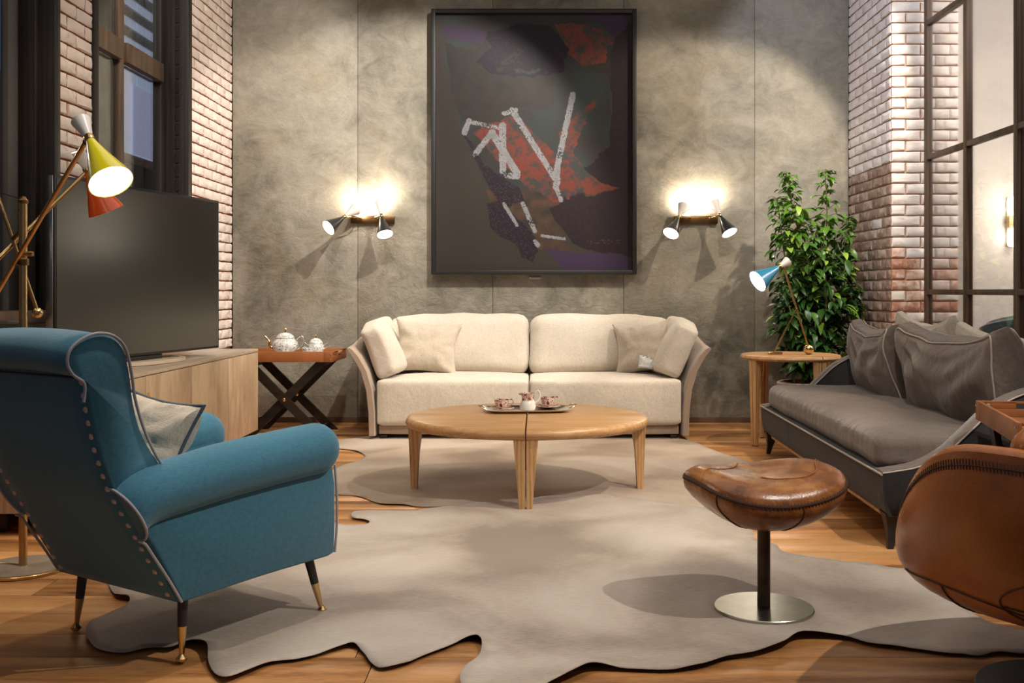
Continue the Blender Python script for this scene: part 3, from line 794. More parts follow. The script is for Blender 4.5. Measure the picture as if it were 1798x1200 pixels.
put(pk, (0.82, 7.752, 0.545), (-0.32, 0.1, -0.2)); tag(pk, 'small crumpled clear plastic tag on the pillow of the cream sofa', 'tag')

# ------------------------------------------------------------------ coffee table
def seg_table(name, cx, cy, R, Ry, ztop, th, rz, label, nq, legw, legh, leg_b, mtop, pairs, group=None):
    t = empty(name, (cx, cy, 0), rz, label, 'table', group)
    g = 0.004
    for k in range(nq):
        a0 = 2*PI*k/nq; a1 = 2*PI*(k+1)/nq
        r = th*0.55
        prof = [(0.002, ztop-th), (R-r*0.9, ztop-th), (R-r*0.35, ztop-th+r*0.2), (R, ztop-th+r*0.75), (R-0.004, ztop-r*0.55), (R-r*0.45, ztop-r*0.15), (R-r*1.1, ztop), (0.002, ztop)]
        d = g/math.sin(PI/nq); am = (a0+a1)/2
        M = Matrix.Translation((d*math.cos(am), d*math.sin(am), 0)) @ Matrix.Diagonal((1, Ry/R, 1, 1))
        mm = MB().lathe(prof, 24, M, a0, a1)
        o = mm.build('table_top_segment', mtop, t, True, 50)
        for side in (0, 1):
            a = a0 if side == 0 else a1
            s = 1 if side == 0 else -1
            # leg hugging the joint: local frame radial rr / tangential tt
            rr = Vector((math.cos(a), math.sin(a), 0)); tt = Vector((-math.sin(a), math.cos(a), 0))*s
            rad = (R if abs(math.cos(a)) > .7 else Ry)-0.012
            rings = []
            for z, w, dpt in ((0.0, leg_b, leg_b*1.1), (0.02, leg_b*1.02, leg_b*1.12), (legh*0.55, (legw+leg_b)/2, (legw+leg_b)/2*1.1), (legh, legw, legw*1.25)):
                p0 = rr*(rad-0.012*(1-z/legh))
                ring = []
                for (ar, at) in ((0, 0), (0, .85), (-.06, 1), (-1, 1), (-1, 0)):
                    q = p0+rr*ar*dpt+tt*(g*0.9+at*w); ring.append((q.x, q.y, z+0.006))
                rings.append(ring)
            MB().loft(rings).build('leg', M_oak_leg, t, True, 30)
            q = rr*(rad-0.014-leg_b*.5)+tt*(g+leg_b*.5)
            MB().box((q.x, q.y, 0.0035), (leg_b*.8, leg_b*.8, 0.007)).build('foot_pad', M_black, t)
    return t
def radial_top(name, base):
    m, nt, b = mat_new(name)
    v = coords(nt, (3.0, 3.0, 3.0)); 
    g = nt.nodes.new('ShaderNodeTexCoord'); ab = nt.nodes.new('ShaderNodeVectorMath'); ab.operation = 'ABSOLUTE'; nt.links.new(g.outputs['Object'], ab.inputs[0])
    mp = nt.nodes.new('ShaderNodeMapping'); mp.inputs['Rotation'].default_value = (0, 0, 0.85); mp.inputs['Scale'].default_value = (1.4, 26, 26); nt.links.new(ab.outputs[0], mp.inputs[0])
    a = noise_tex(nt, mp.outputs[0], 1.6, 5, 0.6, 0.6); f2 = noise_tex(nt, mp.outputs[0], 7, 3)
    f = math_n(nt, 'ADD', math_n(nt, 'MULTIPLY', a, 0.7), math_n(nt, 'MULTIPLY', f2, 0.3))
    nt.links.new(ramp(nt, f, [(0.34, base[0]), (0.5, base[1]), (0.66, base[2])]), b.inputs['Base Color'])
    b.inputs['Roughness'].default_value = 0.38; bump(nt, b, f, 0.12, 0.002); return m
M_top = radial_top('oak_sunburst_veneer', (rgb(160, 116, 70), rgb(188, 144, 96), rgb(204, 164, 118)))
seg_table('coffee_table', -0.061, 5.61, 0.657, 0.62, 0.405, 0.055, 0, 'large round natural oak coffee table on the cowhides before the cream sofa', 4, 0.058, 0.352, 0.030, M_top, True)
seg_table('side_table', 1.79, 7.28, 0.345, 0.345, 0.635, 0.036, math.radians(25), 'small round oak side table with a lamp beside the plant', 4, 0.036, 0.60, 0.022, M_top, True)

# tray with coffee set
def silver_tray():
    t = empty('silver_tray', (-0.062, 5.78, 0.4065), math.radians(5), 'oblong silver serving tray with looped handles on the coffee table', 'tray')
    w, d = 0.235, 0.135
    def ring(f, z, n=40):
        out = []
        for k in range(n):
            a = 2*PI*k/n; c, s = math.cos(a), math.sin(a)
            e = 0.35
            out.append((w*f*math.copysign(abs(c)**e, c), d*f*math.copysign(abs(s)**e, s), z))
        return out
    rs = [ring(.02, .003), ring(.80, .003), ring(.90, .009), ring(1.0, .016), ring(1.02, .017), ring(1.0, .0125), ring(.88, .004), ring(.80, .0), ring(.02, .0)]
    MB().loft(rs, False).build('dish', M_silver, t)
    for s in (-1, 1):
        pts = smoothpath([(s*.232, -.055, .015), (s*.262, -.05, .030), (s*.275, 0, .036), (s*.262, .05, .030), (s*.232, .055, .015)], 5)
        MB().tube(pts, .0045, 8).build('handle', M_silver, t)
silver_tray()
def cup(name, loc, rz, label, mat, rc=0.038, hc=0.052, group=None, saucer_mat=None, hs=1):
    t = empty(name, loc, rz, label, 'cup', group)
    prof = [(0.001, .012), (rc*.5, .012), (rc*.56, .008), (rc*.62, .012), (rc*.80, .02), (rc*.95, .012+hc*.6), (rc*1.06, .012+hc), (rc*1.02, .012+hc), (rc*.90, .012+hc*.6), (rc*.74, .022), (.001, .018)]
    MB().lathe(prof, 24).build('bowl', mat, t)
    pts = smoothpath([(rc*.98, 0, .012+hc*.9), (rc*1.5, 0, .012+hc*1.0), (rc*1.55, 0, .012+hc*.5), (rc*.85, 0, .012+hc*.25)], 5)
    MB().tube(pts, .0035, 8).build('handle', mat, t)
    sp = [(0.001, .004), (rc*.7, .004), (rc*1.3, .008), (rc*1.75, .014), (rc*1.75, .016), (rc*1.25, .011), (rc*.7, .008), (.001, .008)]
    MB().lathe(sp, 28).build('saucer', saucer_mat or mat, t)
    return t
zt = 0.411
cup('coffee_cup', (-0.205, 5.76, zt), 0.1, 'rust-patterned cup on a saucer on the end of the silver tray without the free handle', M_imari, 0.040, 0.050, 'rust patterned coffee cups')
cup('coffee_cup', (0.055, 5.87, zt), 0.2, 'rust-patterned cup standing behind the white jug on the silver tray', M_imari, 0.040, 0.052, 'rust patterned coffee cups')
def jug():
    t = empty('milk_jug', (-0.058, 5.74, zt+.001), 0, 'white china jug with rust-patterned neck in the middle of the silver tray', 'jug')
    MB().lathe([(.001, 0), (.034, 0), (.043, .01), (.046, .025), (.042, .045), (.035, .058)], 28).build('body', M_porc, t)
    MB().lathe([(.0352, .0575), (.033, .07), (.0365, .088), (.042, .10), (.040, .10), (.033, .086), (.030, .07), (.031, .06)], 28).build('neck', M_imari, t)
    MB().tube(smoothpath([(.034, 0, .092), (.055, 0, .112), (.068, 0, .09), (.058, 0, .06), (.040, 0, .045)], 5), .005, 8).build('handle', M_porc, t)
    MB().lathe([(.001, .088), (.012, .088), (.012, .098), (.004, .1)], 10, Matrix.Translation((-.038, 0, .0))).build('spout', M_imari, t)
jug()

# ------------------------------------------------------------------ sideboard
def sideboard():
    X0, X1, Y0, Y1, zb, zt_ = -2.495, -1.982, 4.50, 7.26, 0.10, 0.674
    t = empty('sideboard', ((X0+X1)/2, (Y0+Y1)/2, 0), 0, 'long limed oak sideboard with grained doors under the television', 'sideboard')
    cx, cy = (X0+X1)/2, (Y0+Y1)/2; w = X1-X0; L = Y1-Y0
    MB().box((-.012, 0, (zb+zt_-.02)/2), (w-.03, L-.004, zt_-zb-.024), .002).build('body', M_cab, t)
    MB().box((0, 0, zt_-.010), (w, L, .020), .002).build('top_panel', M_cabtop, t)
    n = 4; ln = L/n
    seam = [7.26, 6.56, 5.87, 5.18, 4.50]
    for k in range(4):
        a, b = seam[k+1], seam[k]
        wide = 0.012 if k in (0, 2) else 0.003
        o = MB().box((0, 0, 0), (.018, b-a-wide, zt_-zb-.026), .0015).build('door', M_cab, t)
        o.location = (w/2-.0095, (a+b)/2-cy-(wide/2 if k in (0, 2) else 0)*0+0.0, (zb+zt_-.022)/2)
        if k == 2:
            s = MB().box((0, 0, 0), (.012, .018, .46), .002).build('edge_pull', M_oak_leg, o); s.location = (.0165, -(b-a)/2+.03, -.04)
    for y in (-L/2+.12, L/2-.10, 0):
        for x in (-w/2+.08, w/2-.07):
            MB().box((x, y, zb/2), (.05, .05, zb), .003).build('leg', M_black, t)
    MB().box((-.05, 0, zb/2+.01), (w-.25, L-.5, .05), .003).build('plinth', M_black, t)
sideboard()
# glossy dark strip at the far end of the sideboard top belongs to the top: a slim shelf against the pillar
# ------------------------------------------------------------------ television
def television():
    pR = Vector((-2.02, 6.50)); pL = Vector((-2.365, 5.02))
    d = (pR-pL); Wt = d.length; mid = (pR+pL)/2; rz = math.atan2(d.y, d.x)
    t = empty('television', (mid.x, mid.y, 0.6745), rz, 'large flat black television on a pale round-ended stand on the sideboard', 'television')
    zb, ztp = 0.722-.6745, 1.655-.6745
    # local x along the screen, -y faces the room
    zc = (zb+ztp)/2; hh = ztp-zb
    MB().box((0, .028, zc), (Wt, .040, hh), .004).build('housing', M_tvb, t)
    MB().box((0, .0065, zc), (Wt-.002, .004, hh-.002), .001).build('bezel', M_tvb, t)
    MB().box((0, .0035, zc), (Wt-.026, .003, hh-.03)).build('screen', M_tv, t)
    MB().box((-Wt/2-.0035, .03, zc), (.006, .040, hh-.01), .002).build('side_trim', M_chrome, t)
    MB().box((Wt/2+.0015, .03, zc), (.002, .040, hh-.01), .0005).build('side_trim', M_tvb, t)
    MB().box((-Wt/2+.30, .075, zc), (.5, .05, hh*.7), .01).build('back_cover', M_tvb, t)
    MB().box((.03, .075, zc-.1), (.9, .05, hh*.6), .01).build('back_cover', M_tvb, t)
    # base: flat oblong ring
    def ov(a, b, z, n=48): return [(a*math.copysign(abs(math.cos(2*PI*k/n))**.8, math.cos(2*PI*k/n)), b*math.copysign(abs(math.sin(2*PI*k/n))**.9, math.sin(2*PI*k/n))+.03, z) for k in range(n)]
    MB().loft([ov(.33, .14, .0), ov(.335, .145, .004), ov(.335, .145, .022), ov(.325, .135, .026), ov(.30, .11, .026), ov(.30, .11, .020)]).build('base_ring', simple('pale_champagne_metal', rgb(206, 192, 170), .35, .3), t)
    MB().box((0, .05, .03), (.36, .05, .03), .006).build('stand_bracket', M_tvb, t)
    MB().box((-.10, .05, .045), (.03, .03, .06), .004).build('stand_post', M_chrome, t)
    MB().box((.10, .05, .045), (.03, .03, .06), .004).build('stand_post', M_chrome, t)
television()

# ------------------------------------------------------------------ butler tray tables
def butler(loc, rz, w, d, label, ztop=0.635, h=0.078, front=0.0, mats=(M_traylea, M_espresso)):
    t = empty('tray_table', loc, rz, label, 'table', 'butler tray tables with crossed legs')
    zb = ztop-h
    MB().box((0, 0, zb+.008), (w-.03, d-.03, .012)).build('tray_bottom', mats[0], t)
    th = .014
    for s in (-1, 1):
        MB().box((0, s*(d/2-th/2), zb+h/2), (w, th, h), .003).build('tray_side', mats[0], t)
        e = empty('tray_end', (0, 0, 0)); bpy.data.objects.remove(e)
        x = s*(w/2-th/2)
        m = MB()
        m.box((x, 0, zb+h*.30), (th, d-2*th, h*.6), .002)
        m.box((x, d/2-th-.07*d/.55-.02, zb+h*.79), (th, .18*d, h*.40), .002).box((x, -d/2+th+.07*d/.55+.02, zb+h*.79), (th, .18*d, h*.40), .002)
        m.box((x, 0, zb+h*.93), (th, d-2*th, h*.13), .002)
        o = m.build('tray_end', mats[0], t)
        MB().box((x+s*.010, 0, zb+h*.80), (.010, .12, .020), .004).build('grip', simple('brass_grip', rgb(200, 140, 80), .4), o)
        for s2 in (-1, 1):
            MB().box((x-s*.025, s2*(d/2+.0005), zb+h/2), (.065, .003, h*.99), .001).build('corner_strap', mats[0], t)
            for zz in (.25, .75):
                MB().sphere((x-s*.012, s2*(d/2+.003), zb+h*zz), .0045, 8).build('rivet', M_brass_b, t)
    zc = 0.275; sx = .275; hz = zb-.004
    for yy in (-d/2+.06, d/2-.06):
        for s in (-1, 1):
            off = .013*s
            # slat leaning; from floor (s*-sx) to tray (s*sx)
            x0, z0 = -s*sx, 0.0; x1, z1 = s*sx, hz
            dx, dz = x1-x0, z1-z0; L = math.hypot(dx, dz); hw = .032
            wx = hw/ (dz/L)
            y = yy+off
            vs = [(x0-wx, y-.012, 0), (x0+wx, y-.012, 0), (x1+wx, y-.012, hz), (x1-wx, y-.012, hz), (x0-wx, y+.012, 0), (x0+wx, y+.012, 0), (x1+wx, y+.012, hz), (x1-wx, y+.012, hz)]
            MB().add(vs, [(0,1,2,3),(7,6,5,4),(0,4,5,1),(1,5,6,2),(2,6,7,3),(3,7,4,0)]).build('crossed_leg', mats[1], t, False)
        MB().lathe([(.001, 0), (.013, 0), (.013, .004), (.008, .007), (.001, .008)], 14, Matrix.Translation((0, yy-.026, zc)) @ Matrix.Rotation(PI/2, 4, 'X')).build('pivot_bolt', M_brass_b, t)
    for s in (-1, 1):
        MB().box((s*(sx-.02), 0, hz-.02), (.03, d-.16, .03), .003).build('stretcher', mats[1], t)
        MB().box((s*(sx-.03), 0, .045), (.025, d-.16, .03), .003).build('stretcher', mats[1], t)
    return t
butler((-1.885, 7.83, 0), 0.0, 0.74, 0.53, 'brown leather tray table on dark crossed legs holding the teapot')
tb2 = butler((1.965, 3.77, 0), math.radians(77), 0.74, 0.53, 'tan leather tray table between the grey sofa and the leather chair')

def teapot():
    z0 = 0.635-.078+.014+.024
    t = empty('teapot', (-1.925, 7.80, z0), 0, 'silver-lace porcelain teapot with gilt spout on the leather tray table', 'teapot')
    MB().lathe([(.001, 0), (.05, 0), (.055, .008), (.05, .016), (.085, .04), (.098, .07), (.092, .10), (.07, .125), (.062, .13)], 30).build('body', M_lace, t)
    MB().lathe([(.068, .128), (.07, .134), (.06, .15), (.04, .165), (.02, .172), (.001, .173)], 26).build('lid', M_lace, t)
    MB().lathe([(.001, .170), (.008, .172), (.006, .19), (.010, .20), (.003, .215), (.001, .216)], 12).build('finial', M_brass_b, t)
    MB().tube(smoothpath([(-.085, 0, .05), (-.115, 0, .07), (-.125, 0, .11), (-.155, 0, .145)], 6), [.016]*6+[.012]*6+[.008]*7, 12).build('spout', M_brass_b, t)
    MB().tube(smoothpath([(.085, 0, .12), (.12, 0, .145), (.145, 0, .12), (.13, 0, .07), (.09, 0, .045)], 6), .006, 8).build('handle', M_silver, t)
teapot()
def sugar():
    z0 = 0.635-.078+.014+.024
    t = empty('sugar_bowl', (-1.705, 7.86, z0), 0, 'small lidded silver-lace sugar bowl beside the teapot', 'bowl')
    MB().lathe([(.001, 0), (.034, 0), (.036, .008), (.06, .03), (.066, .055), (.056, .08), (.048, .088)], 26).build('body', M_lace, t)
    MB().lathe([(.054, .086), (.052, .095), (.035, .118), (.012, .128), (.001, .129)], 22).build('lid', M_lace, t)
    MB().lathe([(.001, .127), (.006, .13), (.008, .142), (.002, .155), (.001, .156)], 10).build('finial', M_brass_b, t)
    for s in (-1, 1):
        MB().tube(smoothpath([(s*.06, 0, .07), (s*.085, 0, .092), (s*.092, 0, .07), (s*.065, 0, .045)], 5), .004, 8).build('handle', M_silver, t)
sugar()
z0 = 0.635-.078+.014+.022
cup('tea_cup', (-1.905, 7.675, z0), 2.6, 'white lace-patterned tea cup in front of the teapot', M_lace, 0.046, 0.050, 'lace patterned tea cups', M_silver)
cup('tea_cup', (-1.725, 7.69, z0), 2.4, 'white lace-patterned tea cup in front of the sugar bowl', M_lace, 0.046, 0.050, 'lace patterned tea cups', M_silver)

sp_t = empty('silver_platter', (-1.83, 7.75, 0.635-.078+.014), 0, 'low silver platter under the tea set in the brown tray', 'tray')
def _ov(a, b, z, n=48): return [(a*math.copysign(abs(math.cos(2*PI*k/n))**.6, math.cos(2*PI*k/n)), b*math.copysign(abs(math.sin(2*PI*k/n))**.6, math.sin(2*PI*k/n)), z) for k in range(n)]
MB().loft([_ov(.01, .01, .018), _ov(.24, .145, .018), _ov(.265, .165, .026), _ov(.27, .17, .027), _ov(.265, .166, .022), _ov(.24, .145, .014), _ov(.01, .01, .014)], False).build('dish', M_silver, sp_t)
for sx_ in (-1, 1):
    for sy_ in (-1, 1):
        MB().lathe([(.001, 0), (.010, 0), (.008, .014), (.001, .014)], 10, Matrix.Translation((sx_*.20, sy_*.11, 0))).build('foot', M_silver, sp_t)

# ------------------------------------------------------------------ wall sconces
LIGHTS_AT = []
def cone_head(parent, neck, d, L1, r1, L2, r2, m1, m2, rn=.012, name='lamp_head', light=0, back=0):
    """double-cone shade: main cone along d (length L1, mouth r1), small white cone the other way"""
    d = Vector(d).normalized(); q = d.to_track_quat('Z', 'Y').to_matrix().to_4x4()
    M = Matrix.Translation(neck) @ q
    rot = M
    def shell(L, r, rn):
        return [(rn, 0.008), (rn+(r-rn)*.14, L*.2), (rn+(r-rn)*.44, L*.5), (r, L), (r-.002, L), (rn+(r-rn)*.44-.002, L*.5), (max(.003, rn-.003), .010)]
    a = MB().lathe(shell(L1, r1, rn), 32, M).build('shade', m1, parent)
    li = [(r+(-.0012 if i > 3 else 0), z) for i, (r, z) in enumerate([(max(.004, rn-.004), .012), (rn+(r1-rn)*.44-.0035, L1*.5), (r1-.0035, L1*.992)])]
    MB().lathe(li, 32, M).build('white_liner', M_whiteE, a)
    MB().lathe([(.001, L1*.88), (r1*.78, L1*.89), (r1*.78, L1*.885), (.001, L1*.875)], 28, M).build('bulb', M_bulb, a)
    M2 = Matrix.Translation(neck) @ q @ Matrix.Rotation(PI, 4, 'X')
    b = MB().lathe(shell(L2, r2, rn), 28, M2).build('upper_shade', m2, parent)
    MB().lathe([(.001, L2*.72), (r2*.5, L2*.72), (r2*.5, L2*.70), (.001, L2*.70)], 18, M2).build('bulb', M_bulb, b)
    LIGHTS_AT.append((parent, M2 @ Vector((0, 0, L2*.95)), M @ Vector((0, 0, L1*.94)), d))
    MB().lathe([(rn*1.15, -.012), (rn*1.3, -.008), (rn*1.3, .010), (rn*1.15, .014)], 18, M).build('collar', M_brass, parent)
    return d
def sconce(cx, cz, bar_w, heads, label):
    t = empty('wall_sconce', (cx, YW-.002, cz), 0, label, 'lamp', 'twin cone wall sconces')
    MB().box((0, -.016, 0), (bar_w, .032, .062), .003).build('back_bar', M_brass_d, t)
    for nx_, nz_, ny_, d in heads:
        neck = Vector((nx_, -ny_, nz_))
        bx = nx_+(.10 if nx_ < 0 else -.055)
        MB().tube([(bx, -.03, nz_*0+.01), (bx, -ny_*.75, .01), (nx_, -ny_, nz_)], .006, 10).build('bracket', M_brass, t)
        MB().sphere((bx, -.034, .01), .013, 10).build('joint', M_brass, t)
        cone_head(t, neck, d, .185, .068, .125, .052, M_blackE, M_whiteE, .011)
    return t
S = F/(YW-.15)
def sc(pxx, pyy): return ((pxx-CX)/S, ZC-(pyy-CY)/S)
lx, lz = sc(650, 384)
ax, az = sc(606, 381); bx, bz = sc(670, 379)
sconce(lx, lz, .36, [(ax-lx, az-lz, .17, (-.62, -.62, -.55)), (bx-lx, bz-lz, .17, (.24, -.45, -.86))], 'twin black and white cone sconce between the tea table and the dark picture')
rx, rz_ = sc(1226, 384)
ax, az = sc(1191, 382); bx, bz = sc(1263, 378)
sconce(rx, rz_, .36, [(ax-rx, az-rz_, .17, (-.40, -.50, -.72)), (bx-rx, bz-rz_, .17, (.34, -.45, -.80))], 'twin black and white cone sconce between the dark picture and the plant')

# ------------------------------------------------------------------ blue wing armchair
def armchair():
    ang = math.radians(-33.5)
    t = empty('armchair', (-1.096, 3.3445, 0.0), ang, 'teal blue wing armchair with nailhead trim and brass-tipped legs, seen from behind', 'armchair')
    # local: x = chair's right, y = forward
    rear = [(.195, -.318), (.30, -.378), (.43, -.452), (.54, -.517), (.666, -.561), (.76, -.582), (.835, -.595)]
    prof = [(v, z) for z, v in rear]
    roll = [(-.600, .850), (-.632, .862), (-.650, .895), (-.640, .930), (-.605, .955), (-.560, .966), (-.520, .958), (-.492, .935), (-.478, .90)]
    front = [(-.466, .84), (-.458, .786), (-.430, .70), (-.390, .62), (-.330, .54), (-.26, .47), (-.18, .40), (-.14, .30), (-.14, .20)]
    Pa = smoothpath([(0, a, b) for a, b in prof[:]], 3)[:-1]; Pb = smoothpath([(0, a, b) for a, b in [prof[-1]]+roll+front], 3)
    nfront = len(Pa)+len(roll)*3+1
    P = [(p.y, p.z) for p in Pa+Pb]
    cvy = sum(p[0] for p in P)/len(P); cvz = sum(p[1] for p in P)/len(P)
    rings = []
    n = 14
    for k in range(n+1):
        f = -1+2*k/n; u = 0.288*f if abs(f) < 1 else 0.288*f
        if k in (0, n): sc_ = .012
        elif k in (1, n-1): u = math.copysign(.282, f); sc_ = .003
        else: sc_ = 0
        crown = .012*(1-f*f)
        hollow = 0.10*max(0, 1-abs(f)**6)
        ring = []
        for ip, (v, z) in enumerate(P):
            # wings: the front is hollowed between the two sides
            isf = 1.0 if ip > nfront and z > .42 else 0
            vv = v - (hollow*.55 if isf and 1 < k < n-1 else 0)
            d = Vector((cvy-vv, cvz-z)); d.normalize()
            ring.append((u, vv+d.x*sc_, z+d.y*sc_+(crown if z > .85 else 0)))
        rings.append(ring)
    MB().loft(rings).build('backrest', M_blue, t, True, 65)
    # seam under the head roll
    MB().tube([(-.286, -.598, .851), (-.14, -.604, .853), (0, -.606, .854), (.14, -.604, .853), (.286, -.598, .851)], .0035, 6).build('roll_seam', simple('dark_blue_seam', rgb(20, 50, 72), .8), t)
    for s in (-1, 1):
        path = [(s*.291, a, b) for a, b in [(-.606, .79), (-.604, .838), (-.636, .864), (-.652, .897), (-.641, .932), (-.606, .958), (-.562, .969), (-.520, .961), (-.490, .937), (-.474, .90), (-.461, .84), (-.453, .786), (-.425, .70), (-.385, .62), (-.34, .56)]]
        MB().tube(smoothpath(path, 4), .0042, 8).build('piping', M_bluepipe, t)
        # arm: panel and roll in one upholstered form
        panel = [(-.312, .192), (-.355, .28), (-.405, .37), (-.455, .45), (-.49, .50), (-.40, .55), (-.1, .56), (.20, .55), (.285, .52), (.302, .44), (.303, .30), (.298, .207), (.27, .200), (.0, .198)]
        pr_ = []
        for u, ins in ((.20, .0), (.288, .0), (.300, .004), (.304, .012)):
            cy_ = sum(p[0] for p in panel)/len(panel); cz_ = sum(p[1] for p in panel)/len(panel)
            ring = []
            for a, b in panel:
                d = Vector((cy_-a, cz_-b)).normalized(); ring.append((s*u, a+d.x*ins, b+d.y*ins))
            pr_.append(ring)
        m = MB().loft(pr_)
        m.build('arm_panel', M_blue, t, True, 50)
        cl = smoothpath([(s*.266, -.455, .468), (s*.272, -.36, .512), (s*.278, -.20, .538), (s*.280, 0, .552), (s*.282, .16, .560), (s*.283, .225, .562)], 4)
        rrs = []
        def rv(z):
            z = max(.195, min(.83, z))
            for (z0, v0), (z1, v1) in zip(rear[:-1], rear[1:]):
                if z0 <= z <= z1: return v0+(v1-v0)*(z-z0)/(z1-z0)
            return -.59
        for i, p in enumerate(cl):
            rd = .078+.006*min(1, i/8)
            ring = []
            bl = max(0.0, 1-i/6)
            for k in range(28):
                a = 2*PI*k/28; z = p.z+rd*math.sin(a); v = p.y
                ring.append((p.x+s*rd*math.cos(a), v*(1-bl)+(rv(z)+.004)*bl, z))
            rrs.append(ring)
        for a2, rf in ((.35, .0), (.7, 0), (1.0, 0), (1.25, 0), (1.45, 0)):
            rrs.append([(s*.283+s*.084*math.cos(a2)**.8*math.cos(2*PI*k/28), .225+.070*math.sin(a2), .562+.084*math.cos(a2)**.8*math.sin(2*PI*k/28)) for k in range(28)])
        MB().loft(rrs).build('arm_roll', M_blue, t, True, 60)
        cap = []
        for k in range(19):
            a = -1.15+2.75*k/18
            z = .468+math.sin(a)*.080
            cap.append((s*(.266+math.cos(a)*.080), rv(z)+.002, z))
        MB().tube(cap, .004, 8).build('piping', M_bluepipe, t)
        MB().tube(smoothpath([(s*.303, -.452, .397), (s*.306, -.432, .385), (s*.306, -.405, .345), (s*.306, -.355, .268), (s*.305, -.312, .196)], 4), .0042, 8).build('piping', M_bluepipe, t)
        MB().tube(smoothpath([(s*.300, .300, .50), (s*.303, .306, .40), (s*.303, .306, .30), (s*.300, .300, .208)], 4), .0042, 8).build('piping', M_bluepipe, t)
    # seat body and cushion
    MB().loft([[(u, a, b) for a, b in [(-.318, .195), (-.30, .42), (.27, .40), (.296, .36), (.298, .212), (.27, .203), (0, .199)]] for u in (-.29, -.1, .1, .29)]).build('seat_frame', M_blue, t, True, 50)
    o = rbox(.42, .60, .13, .055, 10, (0, .02, .015)).build('seat_cushion', M_blue, t); o.location = (0, .03, .375)
    # nail heads down both edges of the rear panel
    def rear_v(z):
        for (z0, v0), (z1, v1) in zip(rear[:-1], rear[1:]):
            if z0 <= z <= z1: return v0+(v1-v0)*(z-z0)/(z1-z0), (v1-v0)/(z1-z0)
        return rear[-1][1], 0
    nm = None
    for s in (-1, 1):
        for k in range(18):
            z = .215+.625*k/17
            v, sl = rear_v(z)
            if nm is None:
                o = MB().lathe([(.001, .0045), (.005, .0038), (.0085, .0005), (.0088, -.001)], 12).build('nail_head', M_nail, t); nm = o.data
            else:
                o = bpy.data.objects.new('nail_head', nm); COL.objects.link(o); o.parent = t
            o.location = (s*.264, v-.0005, z); o.rotation_euler = (PI/2+math.atan(-sl)*-1*0+math.atan(sl)*-1, 0, 0)
    for (tx, ty, bx, by) in ((-.235, .235, -.262, .279), (.235, .235, .262, .279), (-.245, -.262, -.257, -.282), (.245, -.262, .257, -.276)):
        top = Vector((tx, ty, .215)); bot = Vector((bx, by, .006)); mid = top.lerp(bot, .52)
        MB().tube([top, mid], [.0165, .0135], 16).build('leg', M_gunmetal, t)
        e = MB().tube([mid, mid.lerp(bot, .15), bot.lerp(mid, .12)], [.0138, .0125, .0065], 16)
        e.lathe([(.001, -.002), (.010, .0), (.0165, .007), (.0165, .013), (.010, .020), (.006, .024)], 16, Matrix.Translation((bx, by, .004)))
        e.build('leg_tip', M_brass_b, t)
    return t
armchair()
m, edge = pillow(.38, .34, .14, seed=11, pinch=.12)
cp = m.build('cushion', M_beige)
put(cp, (-1.245, 3.225, .590), (-.42, .10, math.radians(-33.5+2)))
pp_ = MB().tube(smoothpath(edge, 1, True), .0055, 8, closed=True).build('piping', M_dgrey_pipe, cp)
tag(cp, 'beige cushion with slate piping on the teal blue armchair', 'cushion')

